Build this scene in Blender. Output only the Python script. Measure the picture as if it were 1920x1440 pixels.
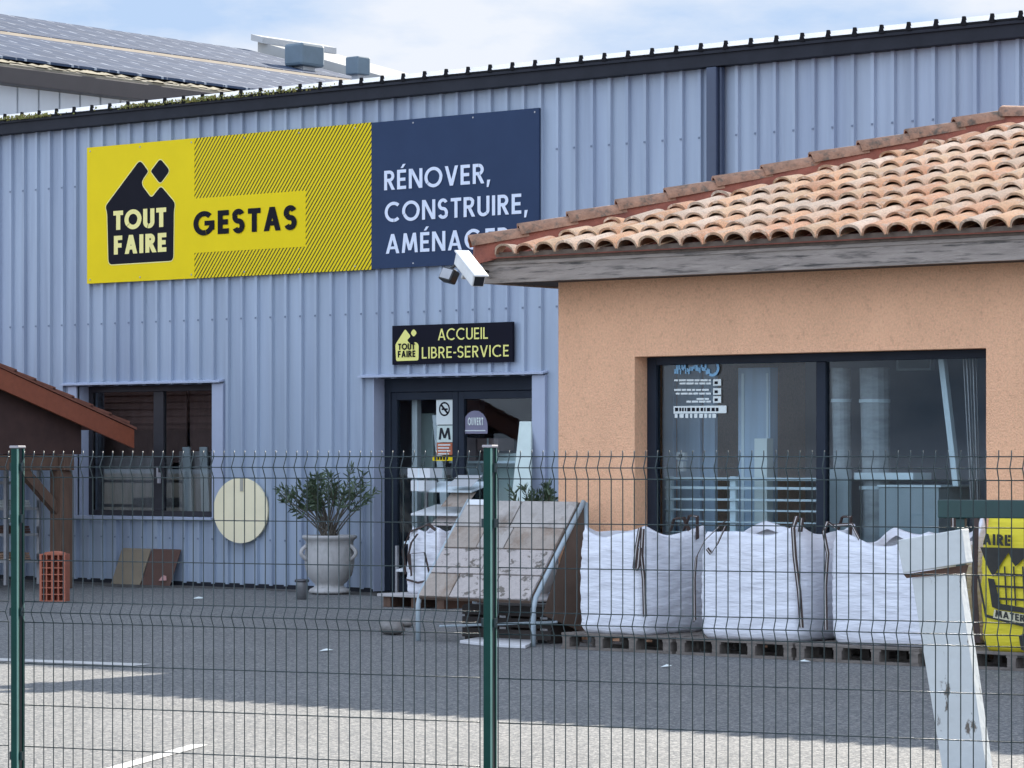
import bpy, math, random
from mathutils import Vector, Matrix
random.seed(7)
for o in list(bpy.data.objects): bpy.data.objects.remove(o)
SC = bpy.context.scene
COL = SC.collection
PI = math.pi

# ------------------------------------------------------------------ camera
F, HY, CX, HC = 5900.0, 855.0, 960.0, 1.64       # focal length and horizon in photo pixels, eye height in metres
TH = math.radians(39.1)
CT, ST = math.cos(TH), math.sin(TH)
cam = bpy.data.cameras.new('camera'); camo = bpy.data.objects.new('camera', cam); COL.objects.link(camo)
camo.location = (0, 0, HC); camo.rotation_euler = (PI/2, 0, TH)
cam.sensor_width = 36; cam.lens = 36*F/1920; cam.shift_y = (HY-720)/1920
cam.clip_start = .5; cam.clip_end = 3000
SC.camera = camo

# ------------------------------------------------------------------ light
SUN = Vector((-.33, 1.86, 1.0)).normalized()
EL = math.asin(SUN.z); AZ = math.atan2(SUN.x, SUN.y)
w = bpy.data.worlds.new('World'); SC.world = w; w.use_nodes = True
nt = w.node_tree; nt.nodes.clear()
N = nt.nodes.new; L = nt.links.new
out = N('ShaderNodeOutputWorld'); bg = N('ShaderNodeBackground')
sky = N('ShaderNodeTexSky'); sky.sky_type = 'NISHITA'; sky.sun_disc = False
sky.sun_elevation = EL; sky.sun_rotation = AZ; sky.air_density = 1.0; sky.dust_density = .6; sky.ozone_density = 1.2
tc = N('ShaderNodeTexCoord'); mp = N('ShaderNodeMapping'); mp.inputs['Scale'].default_value = (1, 1, 3.0)
mp.inputs['Location'].default_value = (.3, .1, .45)
nz = N('ShaderNodeTexNoise'); nz.inputs['Scale'].default_value = 8; nz.inputs['Detail'].default_value = 7; nz.inputs['Roughness'].default_value = .55
rp = N('ShaderNodeValToRGB'); rp.color_ramp.elements[0].position = .38; rp.color_ramp.elements[1].position = .58
mx = N('ShaderNodeMix'); mx.data_type = 'RGBA'
cl = N('ShaderNodeMix'); cl.data_type = 'RGBA'; cl.inputs['A'].default_value = (2.72, 2.82, 3.02, 1); cl.inputs['B'].default_value = (5.7, 6.4, 7.7, 1)
sx = N('ShaderNodeSeparateXYZ'); cr = N('ShaderNodeMapRange'); cr.inputs['From Min'].default_value = .35; cr.inputs['From Max'].default_value = -.35   # clouds facing the sun are brighter, boosted to fill the shaded walls
L(tc.outputs['Generated'], sx.inputs[0]); L(sx.outputs['Y'], cr.inputs['Value']); L(cr.outputs[0], cl.inputs['Factor']); L(cl.outputs['Result'], mx.inputs['B'])
L(tc.outputs['Generated'], mp.inputs['Vector']); L(mp.outputs['Vector'], nz.inputs['Vector']); L(nz.outputs['Fac'], rp.inputs['Fac'])
ml = N('ShaderNodeMath'); ml.operation = 'MULTIPLY'; ml.inputs[1].default_value = .90
L(rp.outputs['Color'], ml.inputs[0]); L(ml.outputs[0], mx.inputs['Factor'])
cap = N('ShaderNodeVectorMath'); cap.operation = 'MINIMUM'; cap.inputs[1].default_value = (1.55, 2.05, 2.85)   # the sky is nowhere brighter than its clouds
L(sky.outputs['Color'], cap.inputs[0]); L(cap.outputs[0], mx.inputs['A']); L(mx.outputs['Result'], bg.inputs['Color']); L(bg.outputs[0], out.inputs[0])
bg.inputs['Strength'].default_value = .13
sl = bpy.data.lights.new('sun', 'SUN'); sl.energy = 5.0; sl.angle = math.radians(.5); sl.color = (1, .93, .82)
so = bpy.data.objects.new('sun', sl); COL.objects.link(so); so.location = (-10, 60, 40)
so.rotation_euler = SUN.to_track_quat('Z', 'Y').to_euler()
SC.view_settings.view_transform = 'Standard'; SC.view_settings.look = 'None'
SC.view_settings.exposure = 1.36; SC.view_settings.gamma = 1

# ------------------------------------------------------------------ layout helpers
def ray(px):
    t = (px-CX)/F
    return t*CT-ST, t*ST+CT
def P(px, py, Y):                                  # point of the plane y = Y seen at a photo pixel
    dx, dy = ray(px); z = Y/dy
    return Vector((dx*z, Y, HC-(py-HY)*z/F))
def G(px, py):                                     # ground point seen at a photo pixel
    z = HC*F/(py-HY); dx, dy = ray(px)
    return Vector((dx*z, dy*z, 0))
def PD(px, py, zf):                                # point at a given distance
    dx, dy = ray(px)
    return Vector((dx*zf, dy*zf, HC-(py-HY)*zf/F))
def PP(px, py, p0, n):                             # point of a vertical plane through p0 with normal n
    dx, dy = ray(px); z = (p0.x*n.x+p0.y*n.y)/(dx*n.x+dy*n.y)
    return Vector((dx*z, dy*z, HC-(py-HY)*z/F))

# ------------------------------------------------------------------ mesh helpers
ORIG = {}
class MB:
    def __init__(s): s.v = []; s.f = []; s.m = []; s.mi = 0
    def add(s, vs, fs):
        b = len(s.v); s.v += [tuple(v) for v in vs]
        for f in fs: s.f.append([b+i for i in f]); s.m.append(s.mi)
        return s
    def box(s, x0, y0, z0, x1, y1, z1, M=None):
        if x0 > x1: x0, x1 = x1, x0
        if y0 > y1: y0, y1 = y1, y0
        if z0 > z1: z0, z1 = z1, z0
        vs = [Vector(p) for p in ((x0,y0,z0),(x1,y0,z0),(x1,y1,z0),(x0,y1,z0),(x0,y0,z1),(x1,y0,z1),(x1,y1,z1),(x0,y1,z1))]
        if M: vs = [M @ v for v in vs]
        return s.add(vs, [(0,3,2,1),(4,5,6,7),(0,1,5,4),(1,2,6,5),(2,3,7,6),(3,0,4,7)])
    def poly(s, pts): return s.add(pts, [tuple(range(len(pts)))])
    def prism(s, pts, d):                          # a polygon pushed along d (pts seen CCW from -d)
        n = len(pts); d = Vector(d); a = [Vector(p) for p in pts]; b = [p+d for p in a]
        return s.add(a+b, [tuple(range(n)), tuple(range(2*n-1, n-1, -1))]+[(i, i+n, (i+1) % n+n, (i+1) % n) for i in range(n)])
    def tube(s, path, r, n=6, cap=True):
        path = [Vector(p) for p in path]; rs = r if isinstance(r, (list, tuple)) else [r]*len(path)
        rings = []; up = None
        for i, p in enumerate(path):
            t = (path[min(i+1, len(path)-1)]-path[max(i-1, 0)]).normalized()
            if up is None: up = Vector((0,0,1)) if abs(t.z) < .9 else Vector((1,0,0))
            a = t.cross(up).normalized(); b = a.cross(t).normalized(); up = b
            rings.append([p+(a*math.cos(2*PI*k/n)+b*math.sin(2*PI*k/n))*rs[i] for k in range(n)])
        vs = [v for r_ in rings for v in r_]; fs = []
        for i in range(len(path)-1):
            for k in range(n): fs.append((i*n+k, i*n+(k+1) % n, (i+1)*n+(k+1) % n, (i+1)*n+k))
        if cap: fs += [tuple(range(n-1, -1, -1)), tuple(range((len(path)-1)*n, len(path)*n))]
        return s.add(vs, fs)
    def lathe(s, prof, c, n=40):
        vs = []; fs = []
        for r, z in prof: vs += [(c[0]+r*math.cos(2*PI*k/n), c[1]+r*math.sin(2*PI*k/n), c[2]+z) for k in range(n)]
        for i in range(len(prof)-1):
            for k in range(n): fs.append((i*n+k, i*n+(k+1) % n, (i+1)*n+(k+1) % n, (i+1)*n+k))
        return s.add(vs, fs)
    def ribbon(s, path, wd, th=.004):              # flat webbing: path points with width direction wd
        path = [Vector(p) for p in path]; wd = Vector(wd)
        vs = []; fs = []
        for i, p in enumerate(path):
            t = (path[min(i+1, len(path)-1)]-path[max(i-1, 0)]).normalized(); nn = t.cross(wd).normalized()*th
            vs += [p-wd-nn, p+wd-nn, p+wd+nn, p-wd+nn]
        for i in range(len(path)-1):
            for k in range(4): fs.append((i*4+k, i*4+(k+1) % 4, (i+1)*4+(k+1) % 4, (i+1)*4+k))
        return s.add(vs, fs)
    def build(s, name, mats, parent=None, origin=None, smooth=False, bevel=0, recalc=True):
        o0 = ORIG.get(parent.name, Vector((0,0,0))) if parent else Vector(origin or (0,0,0))
        me = bpy.data.meshes.new(name)
        me.from_pydata([(v[0]-o0.x, v[1]-o0.y, v[2]-o0.z) for v in s.v], [], s.f)
        if not isinstance(mats, (list, tuple)): mats = [mats]
        for m in mats: me.materials.append(m)
        if len(mats) > 1: me.polygons.foreach_set('material_index', s.m)
        if recalc:
            import bmesh
            bm = bmesh.new(); bm.from_mesh(me); bmesh.ops.recalc_face_normals(bm, faces=bm.faces); bm.to_mesh(me); bm.free()
        if smooth: me.polygons.foreach_set('use_smooth', [True]*len(me.polygons))
        o = bpy.data.objects.new(name, me); COL.objects.link(o)
        if parent: o.parent = parent; ORIG[o.name] = o0
        else: o.location = o0; ORIG[o.name] = o0
        if bevel:
            b = o.modifiers.new('bevel', 'BEVEL'); b.width = bevel; b.segments = 2; b.limit_method = 'ANGLE'; b.angle_limit = .6
        return o
def tag(o, label=None, cat=None, group=None, kind=None):
    if label: o['label'] = label
    if cat: o['category'] = cat
    if group: o['group'] = group
    if kind: o['kind'] = kind
    return o
def thing(name, loc, label, cat, group=None):
    o = bpy.data.objects.new(name, None); COL.objects.link(o); o.location = loc; o.empty_display_size = .2
    ORIG[o.name] = Vector(loc); return tag(o, label, cat, group)
def copy_tree(o, parent=None):
    c = o.copy(); COL.objects.link(c)
    if parent: c.parent = parent
    for ch in list(o.children): copy_tree(ch, c)
    return c

# ------------------------------------------------------------------ materials
def M(name, col, rough=.6, var=.12, scale=6, bump=0, bscale=60, metal=0, stretch=(1,1,1), second=None, sfac=(.5,.65), sscale=3, sstretch=(1,1,1), attr=None, spec=.5, fine=0, fscale=200):
    m = bpy.data.materials.new(name); m.use_nodes = True; t = m.node_tree; b = t.nodes['Principled BSDF']
    N = t.nodes.new; L = t.links.new
    b.inputs['Roughness'].default_value = rough; b.inputs['Metallic'].default_value = metal
    b.inputs['Specular IOR Level'].default_value = spec
    tc = N('ShaderNodeTexCoord'); mp = N('ShaderNodeMapping'); mp.inputs['Scale'].default_value = stretch
    L(tc.outputs['Object'], mp.inputs['Vector'])
    n1 = N('ShaderNodeTexNoise'); n1.inputs['Scale'].default_value = scale; n1.inputs['Detail'].default_value = 6; n1.inputs['Roughness'].default_value = .6
    L(mp.outputs[0], n1.inputs['Vector'])
    mr = N('ShaderNodeMapRange'); mr.inputs['From Min'].default_value = .25; mr.inputs['From Max'].default_value = .75
    mr.inputs['To Min'].default_value = 1-var; mr.inputs['To Max'].default_value = 1+var; L(n1.outputs['Fac'], mr.inputs['Value'])
    base = N('ShaderNodeRGB'); base.outputs[0].default_value = (*col, 1); src = base.outputs[0]
    if attr:
        a = N('ShaderNodeAttribute'); a.attribute_name = attr; src = a.outputs['Color']
    if second:
        mp2 = N('ShaderNodeMapping'); mp2.inputs['Scale'].default_value = sstretch; mp2.inputs['Location'].default_value = (3.1, 1.7, 5.3); L(tc.outputs['Object'], mp2.inputs['Vector'])
        n2 = N('ShaderNodeTexNoise'); n2.inputs['Scale'].default_value = sscale; n2.inputs['Detail'].default_value = 8; n2.inputs['Roughness'].default_value = .65; L(mp2.outputs[0], n2.inputs['Vector'])
        r2 = N('ShaderNodeMapRange'); r2.inputs['From Min'].default_value = sfac[0]; r2.inputs['From Max'].default_value = sfac[1]; L(n2.outputs['Fac'], r2.inputs['Value'])
        x = N('ShaderNodeMix'); x.data_type = 'RGBA'; x.inputs['B'].default_value = (*second, 1); L(r2.outputs[0], x.inputs['Factor']); L(src, x.inputs['A']); src = x.outputs['Result']
    v = N('ShaderNodeVectorMath'); v.operation = 'SCALE'; L(src, v.inputs[0]); L(mr.outputs[0], v.inputs['Scale']); src = v.outputs[0]
    if fine:
        n3 = N('ShaderNodeTexNoise'); n3.inputs['Scale'].default_value = fscale; n3.inputs['Detail'].default_value = 3; L(mp.outputs[0], n3.inputs['Vector'])
        r3 = N('ShaderNodeMapRange'); r3.inputs['From Min'].default_value = .3; r3.inputs['From Max'].default_value = .7; r3.inputs['To Min'].default_value = 1-fine; r3.inputs['To Max'].default_value = 1+fine; L(n3.outputs['Fac'], r3.inputs['Value'])
        v2 = N('ShaderNodeVectorMath'); v2.operation = 'SCALE'; L(src, v2.inputs[0]); L(r3.outputs[0], v2.inputs['Scale']); src = v2.outputs[0]
    L(src, b.inputs['Base Color'])
    if bump:
        nb = N('ShaderNodeTexNoise'); nb.inputs['Scale'].default_value = bscale; nb.inputs['Detail'].default_value = 5; L(mp.outputs[0], nb.inputs['Vector'])
        bp = N('ShaderNodeBump'); bp.inputs['Strength'].default_value = bump; bp.inputs['Distance'].default_value = .02; L(nb.outputs['Fac'], bp.inputs['Height']); L(bp.outputs[0], b.inputs['Normal'])
    return m

asphalt = M('asphalt', (.116,.122,.127), .92, .10, .7, bump=.7, bscale=55, second=(.26,.255,.245), sfac=(.46,.58), sscale=38, fine=.40, fscale=75, spec=.25)
clad = M('blue_grey_cladding', (.360,.428,.525), .40, .13, 3.2, stretch=(1,1,.06), second=(.27,.325,.43), sfac=(.46,.72), sscale=1.6, sstretch=(1.6,1,.10), bump=.12, bscale=1.6)
trimgrey = M('folded_grey_trim', (.40,.45,.57), .4, .06, 3)
anth = M('anthracite_metal', (.026,.028,.036), .55, .2, 4, spec=.12)
anth_frame = M('dark_frame', (.022,.029,.043), .5, .15, 4, spec=.15)
roofmetal = M('pale_roof_sheet', (.82,.82,.81), .35, .06, 2)
capdark = M('rib_end_foam', (.018,.018,.02), .9, .3, 20, spec=.05)
moss_m = M('moss', (.24,.27,.07), .95, .5, 30, bump=.8, bscale=80, second=(.30,.25,.09), sfac=(.4,.6), sscale=25)
darkroom = M('dim_plaster', (.30,.35,.45), .8, .1, 2)
yellow = M('sign_yellow', (.85,.64,.004), .5, .04, 2, spec=.15)
navy = M('sign_navy', (.034,.055,.110), .6, .08, 2, spec=.1)
black = M('sign_black', (.013,.013,.019), .6, .1, 3, spec=.06)
paleblue = M('sign_lettering_pale', (.70,.76,.88), .4, .03, 3)
paleyellow = M('sign_outline', (.90,.80,.28), .4, .03, 3)
smallblack = M('small_sign_black', (.011,.011,.019), .6, .08, 2, spec=.06)
lemon = M('lemon_lettering', (.85,.80,.22), .4, .03, 3)
cream = M('cream_disc_paint', (.95,.85,.58), .5, .05, 4)
stucco = M('salmon_render', (.94,.54,.33), .95, .11, 1.1, stretch=(1,1,.7), spec=.1, bump=.9, bscale=90, second=(.80,.44,.27), sfac=(.55,.7), sscale=22, fine=.10, fscale=60)
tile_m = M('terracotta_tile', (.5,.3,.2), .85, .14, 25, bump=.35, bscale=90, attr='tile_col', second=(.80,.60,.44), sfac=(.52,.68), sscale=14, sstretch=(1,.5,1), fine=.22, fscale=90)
redmortar = M('red_mortar', (.30,.095,.06), .85, .2, 8, bump=.4, bscale=50, second=(.20,.065,.045), sfac=(.5,.7), sscale=5)
hip_m = M('weathered_hip_tile', (.36,.20,.13), .9, .3, 14, bump=.5, bscale=60, second=(.14,.11,.085), sfac=(.50,.66), sscale=11)
oldwood = M('grey_weathered_wood', (.36,.305,.265), .85, .25, 3, bump=.6, bscale=25, stretch=(1,6,9), second=(.075,.068,.062), sfac=(.52,.66), sscale=2.2, sstretch=(1,3,12))
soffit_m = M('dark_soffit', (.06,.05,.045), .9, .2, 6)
white_plastic = M('white_camera_case', (.72,.72,.70), .45, .12, 8)
black_plastic = M('black_plastic', (.012,.013,.016), .3, .2, 6)
redbrown = M('red_brown_board', (.27,.075,.035), .55, .15, 3, stretch=(1,6,6))
darkwood = M('brown_timber', (.13,.075,.05), .8, .3, 3, bump=.4, bscale=20, stretch=(8,8,1))
brick_m = M('hollow_brick', (.42,.14,.085), .85, .15, 12, bump=.3)
beige_tile = M('beige_slab', (.27,.22,.155), .8, .12, 6, bump=.2)
brown_tile = M('brown_slab', (.115,.06,.045), .7, .15, 6, bump=.2)
urn_m = M('glazed_grey_urn', (.46,.45,.44), .55, .12, 5, bump=.2, bscale=20, second=(.30,.29,.27), sfac=(.5,.72), sscale=6, sstretch=(1,1,.5))
soil_m = M('soil', (.05,.04,.03), .95, .3, 20, bump=.6)
leaf_m = M('oleander_leaf', (.075,.112,.060), .5, .5, 9)
stem_m = M('oleander_stem', (.12,.105,.085), .8, .2, 20)
steel = M('brushed_steel', (.34,.34,.35), .4, .15, 10, metal=.7)
framegrey = M('pale_blue_grey_frame', (.38,.45,.49), .45, .1, 8)
stone_m = M('limestone_slab', (.42,.385,.355), .85, .16, 7, bump=.8, bscale=22, second=(.20,.155,.12), sfac=(.53,.68), sscale=2.6)
stone_b = M('tan_slab', (.36,.305,.26), .85, .16, 7, bump=.8, bscale=22, second=(.25,.185,.14), sfac=(.5,.66), sscale=4)
stone_c = M('mottled_slab', (.46,.41,.385), .85, .12, 9, bump=1.0, bscale=30, second=(.15,.13,.11), sfac=(.545,.60), sscale=7, sstretch=(1,1.6,1.6))
board_m = M('brown_backing_board', (.14,.095,.07), .8, .2, 4)
bagw = M('white_woven_bag', (.79,.80,.85), .75, .06, 5, bump=.7, bscale=9, stretch=(.7,.7,4), second=(.66,.66,.71), sfac=(.5,.75), sscale=4, sstretch=(.5,.5,3))
strap_m = M('brown_black_webbing', (.055,.035,.03), .85, .3, 20)
strap_w = M('white_webbing', (.55,.52,.5), .85, .1, 20)
gravel_m = M('gravel_fill', (.30,.27,.23), .95, .4, 50, bump=1, bscale=60)
pallet_m = M('pallet_wood', (.18,.155,.135), .9, .3, 5, bump=.4, bscale=30, stretch=(1,5,5), second=(.11,.095,.085), sfac=(.5,.7), sscale=4)
blue_m = M('blue_block_paint', (.06,.14,.27), .8, .2, 6)
bagy = M('yellow_woven_bag', (.72,.60,.03), .7, .08, 5, bump=.3, bscale=14, stretch=(.6,.6,3))
bagprint = M('bag_black_print', (.025,.024,.02), .7, .3, 14)
fgreen = M('green_powder_coat', (.006,.045,.036), .45, .2, 6, spec=.15)
wiregreen = M('green_wire', (.014,.032,.036), .30, .2, 6)
edge_highlight = M('painted_edge_highlight', (.15,.29,.24), .4, .25, 3)
capgrey = M('post_cap_grey', (.36,.34,.36), .6, .1, 8)
darkgreen = M('dark_green_paint', (.018,.055,.052), .4, .15, 5)
chipwhite = M('chipped_white_paint', (.55,.58,.58), .6, .10, 4, bump=.2, bscale=25, second=(.13,.11,.09), sfac=(.615,.66), sscale=7, sstretch=(1.6,1.6,.7))
rust = M('rusty_bracket', (.085,.045,.03), .85, .4, 14)
whiteline = M('white_road_paint', (.50,.495,.48), .85, .12, 6, second=(.30,.29,.28), sfac=(.56,.66), sscale=14)
rock_m = M('grey_stone', (.22,.21,.20), .9, .3, 8, bump=.7, bscale=20)
pvdark = M('metal_sheet_grey', (.42,.43,.44), .5, .1, 2)
card = M('cardboard', (.27,.17,.11), .85, .1, 6)
whitebox = M('white_carton', (.72,.74,.75), .6, .05, 6)
palegreen = M('pale_green_glass_board', (.58,.68,.64), .4, .08, 4)
mauve = M('mauve_card', (.20,.19,.27), .6, .08, 6)
red_m = M('orange_red_print', (.45,.13,.06), .6, .2, 10)
paper = M('paper', (.70,.76,.74), .6, .04, 6)
reflection_blue = M('reflection_blue_grey', (.40,.52,.66), .5, .15, 2, stretch=(6,6,.3))
slat_m = M('pale_slat', (.70,.80,.84), .5, .08, 3)
greypanel = M('mid_grey_panel', (.36,.42,.45), .6, .1, 3)
ltblue = M('sticker_blue', (.20,.42,.62), .5, .1, 5)
floor_m = M('shop_floor_tiles', (.10,.10,.105), .5, .1, 3)
pipe_m = M('grey_pipe', (.36,.39,.41), .5, .35, 4, stretch=(1,1,3))

def glass(name, tint=(.92,.96,.97), refl=1.0):
    m = bpy.data.materials.new(name); m.use_nodes = True; t = m.node_tree; t.nodes.clear(); N = t.nodes.new; L = t.links.new
    o = N('ShaderNodeOutputMaterial'); x = N('ShaderNodeMixShader'); a = N('ShaderNodeBsdfTransparent'); a.inputs[0].default_value = (*tint, 1)
    g = N('ShaderNodeBsdfGlossy'); g.inputs['Roughness'].default_value = .0; fr = N('ShaderNodeFresnel'); fr.inputs['IOR'].default_value = 1.29
    L(fr.outputs[0], x.inputs[0]); L(a.outputs[0], x.inputs[1]); L(g.outputs[0], x.inputs[2]); L(x.outputs[0], o.inputs[0]); return m
pane_m = glass('window_glass')

def hatch_mat():
    m = M('hatched_yellow_print', (.85,.64,.006), .5, .03, 2, spec=.15); t = m.node_tree; N = t.nodes.new; L = t.links.new; b = t.nodes['Principled BSDF']
    src = b.inputs['Base Color'].links[0].from_socket
    tc = N('ShaderNodeTexCoord'); sp = N('ShaderNodeSeparateXYZ'); L(tc.outputs['Object'], sp.inputs[0])
    a = N('ShaderNodeMath'); a.operation = 'MULTIPLY_ADD'; a.inputs[1].default_value = -.80; L(sp.outputs['Z'], a.inputs[0]); L(sp.outputs['X'], a.inputs[2])
    d = N('ShaderNodeMath'); d.operation = 'DIVIDE'; d.inputs[1].default_value = .0585; L(a.outputs[0], d.inputs[0])
    f = N('ShaderNodeMath'); f.operation = 'FRACT'; L(d.outputs[0], f.inputs[0])
    c = N('ShaderNodeMath'); c.operation = 'LESS_THAN'; c.inputs[1].default_value = .36; L(f.outputs[0], c.inputs[0])
    x = N('ShaderNodeMix'); x.data_type = 'RGBA'; L(c.outputs[0], x.inputs['Factor']); L(src, x.inputs['A']); x.inputs['B'].default_value = (.045,.042,.012,1)
    L(x.outputs['Result'], b.inputs['Base Color']); return m
hatch = hatch_mat()
def solar_mat():
    m = M('solar_panel', (.036,.055,.100), .65, .2, 1.2, spec=.12); t = m.node_tree; N = t.nodes.new; L = t.links.new; b = t.nodes['Principled BSDF']
    src = b.inputs['Base Color'].links[0].from_socket
    tc = N('ShaderNodeTexCoord'); sp = N('ShaderNodeSeparateXYZ'); L(tc.outputs['Object'], sp.inputs[0])
    def cell(sock, size):
        d = N('ShaderNodeMath'); d.operation = 'DIVIDE'; d.inputs[1].default_value = size; L(sock, d.inputs[0])
        f = N('ShaderNodeMath'); f.operation = 'FRACT'; L(d.outputs[0], f.inputs[0])
        s_ = N('ShaderNodeMath'); s_.operation = 'SUBTRACT'; s_.inputs[1].default_value = .5; L(f.outputs[0], s_.inputs[0])
        q = N('ShaderNodeMath'); q.operation = 'MULTIPLY'; q.inputs[1].default_value = size; L(s_.outputs[0], q.inputs[0])
        ab = N('ShaderNodeMath'); ab.operation = 'ABSOLUTE'; L(q.outputs[0], ab.inputs[0]); return ab.outputs[0]
    cx, cy = cell(sp.outputs['X'], 1.05), cell(sp.outputs['Y'], .62)
    my = N('ShaderNodeMath'); my.operation = 'MULTIPLY'; my.inputs[1].default_value = 4; L(cy, my.inputs[0])
    mxx = N('ShaderNodeMath'); mxx.operation = 'MAXIMUM'; L(cx, mxx.inputs[0]); L(my.outputs[0], mxx.inputs[1])
    c = N('ShaderNodeMath'); c.operation = 'LESS_THAN'; c.inputs[1].default_value = .13; L(mxx.outputs[0], c.inputs[0])
    x = N('ShaderNodeMix'); x.data_type = 'RGBA'; L(c.outputs[0], x.inputs['Factor']); L(src, x.inputs['A']); x.inputs['B'].default_value = (.30,.34,.40,1)
    mn = N('ShaderNodeMath'); mn.operation = 'MINIMUM'; L(cell(sp.outputs['X'], 1.64), mn.inputs[0]); L(cell(sp.outputs['Y'], .82), mn.inputs[1])
    c2 = N('ShaderNodeMath'); c2.operation = 'LESS_THAN'; c2.inputs[1].default_value = .02; L(mn.outputs[0], c2.inputs[0])
    x2 = N('ShaderNodeMix'); x2.data_type = 'RGBA'; L(c2.outputs[0], x2.inputs['Factor']); L(x.outputs['Result'], x2.inputs['A']); x2.inputs['B'].default_value = (.16,.18,.22,1)
    L(x2.outputs['Result'], b.inputs['Base Color']); return m
solar = solar_mat()

# ------------------------------------------------------------------ geometric capitals (flat lettering)
def _rect(x0, y0, x1, y1): return [(x0,y0),(x1,y0),(x1,y1),(x0,y1)]
def _diag(xa, ya, xb, yb, w):
    h = w*math.hypot(xb-xa, yb-ya)/abs(yb-ya)/2
    return [(xa-h,ya),(xa+h,ya),(xb+h,yb),(xb-h,yb)] if yb > ya else [(xb-h,yb),(xb+h,yb),(xa+h,ya),(xa-h,ya)]
def _arc(cx, cy, rx, ry, a0, a1, w, n=20):
    a0, a1 = math.radians(a0), math.radians(a1); res = []
    for i in range(n):
        a, b = a0+(a1-a0)*i/n, a0+(a1-a0)*(i+1)/n
        q = [(cx+rx*math.cos(a), cy+ry*math.sin(a)), (cx+rx*math.cos(b), cy+ry*math.sin(b)),
             (cx+(rx-w)*math.cos(b), cy+(ry-w)*math.sin(b)), (cx+(rx-w)*math.cos(a), cy+(ry-w)*math.sin(a))]
        res.append(q)
    return res
def glyph(c, w):
    R, D, A = _rect, _diag, _arc
    if c == 'O': return A(.48,.5,.48,.52,0,360,w,36), .96
    if c == 'C': return A(.48,.5,.48,.52,48,312,w,28), .84
    if c == 'G': return A(.48,.5,.48,.52,45,345,w,30)+[R(.5,.40,.95,.40+w*.9), R(.95-w,.2,.95,.45)], .97
    if c == 'S':
        ry = (1.04+w)/4; return A(.28,1.02-ry,.28,ry,25,270,w,20)+A(.28,-.02+ry,.28,ry,90,-155,w,20), .57
    if c == 'E': return [R(0,0,w,1), R(w,0,.5,w), R(w,.5-w/2,.46,.5+w/2), R(w,1-w,.5,1)], .52
    if c == 'F': return [R(0,0,w,1), R(w,.48-w/2,.46,.48+w/2), R(w,1-w,.5,1)], .52
    if c == 'L': return [R(0,0,w,1), R(w,0,.46,w)], .48
    if c == 'T': return [R(.28-w/2,0,.28+w/2,1-w), R(0,1-w,.56,1)], .56
    if c == 'I': return [R(0,0,w,1)], w
    if c == 'H': return [R(0,0,w,1), R(.65-w,0,.65,1), R(w,.5-w/2,.65-w,.5+w/2)], .65
    if c == 'A': return [D(w*.55,0,.38,1,w), D(.76-w*.55,0,.38,1,w), R(.2,.22,.56,.22+w*.85)], .76
    if c == 'V': return [D(.36,0,w*.55,1,w), D(.36,0,.72-w*.55,1,w)], .72
    if c == 'N': return [R(0,0,w,1), R(.72-w,0,.72,1), D(.72-w*.6,0,w*.6,1,w)], .72
    if c == 'M': return [D(w*.5,0,.12+w*.4,1,w), D(.88-w*.5,0,.76-w*.4,1,w), D(.44,.12,.12+w*.4,1,w*.95), D(.44,.12,.76-w*.4,1,w*.95)], .88
    if c == 'U': return [R(0,.33,w,1), R(.64-w,.33,.64,1)]+A(.32,.33,.32,.35,180,360,w,20), .64
    if c == 'R': return [R(0,0,w,1), R(w,1-w,.3,1), R(w,.42,.3,.42+w)]+A(.3,.71,.27,.29,-90,90,w,14)+[D(.52,0,.3,.45,w)], .6
    if c == 'B': return [R(0,0,w,1), R(w,1-w,.28,1), R(w,.5-w/2,.3,.5+w/2), R(w,0,.3,w)]+A(.28,.75-w/4,.24,.25+w/4,-90,90,w,12)+A(.3,.25+w/4,.27,.25+w/4,-90,90,w,12), .57
    if c == 'D': return [R(0,0,w,1), R(w,0,.25,w), R(w,1-w,.25,1)]+A(.25,.5,.42,.5,-90,90,w,20), .67
    if c == 'X': return [D(w*.55,0,.6-w*.55,1,w), D(.6-w*.55,0,w*.55,1,w)], .6
    if c == '-': return [R(0,.38,.26,.38+w)], .26
    if c == ',': return [[(0,-.2),(w*.6,-.2),(w*1.15,w),(.0+w*.15,w)]], w
    if c == 'É': g, a = glyph('E', w); return g+[[(.2,1.08),(.2+w*.8,1.08),(.36+w*.7,1.28),(.36-w*.2,1.28)]], a
    return [], .3
def text_layout(s, w, gap):
    x = 0; res = []
    for c in s:
        g, a = glyph(c, w)
        for p in g: res.append([(x+u, v) for u, v in p])
        x += a+gap
    return res, x-gap
def put_text(mb, s, a, b, h, w, gap=.13, off=(0,-1,0), step=.0003):
    """capitals from bottom-left point a to bottom-right point b (3-D), height h along z (h may be a vector)"""
    a, b = Vector(a), Vector(b); hv = Vector(h) if not isinstance(h, (int, float)) else Vector((0,0,h))
    polys, W = text_layout(s, w, gap); off = Vector(off)
    for k, p in enumerate(polys):
        mb.poly([a+(b-a)*(u/W)+hv*v+off*(.002+step*(k % 24)) for u, v in p])
def put_text_nat(mb, s, a, u, h, w, gap=.13, **k):
    _, W = text_layout(s, w, gap); put_text(mb, s, a, Vector(a)+Vector(u)*W*h, h, w, gap, **k)
def rounded(pts, r, n=5):
    res = []; k = len(pts)
    for i in range(k):
        p0, p, p1 = Vector(pts[i-1]), Vector(pts[i]), Vector(pts[(i+1) % k])
        ri = r[i] if isinstance(r, (list, tuple)) else r
        a = p+(p0-p).normalized()*min(ri, (p0-p).length*.45); b = p+(p1-p).normalized()*min(ri, (p1-p).length*.45)
        for j in range(n+1):
            t = j/n; res.append(a*(1-t)**2+p*2*t*(1-t)+b*t*t)
    return res

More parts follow.
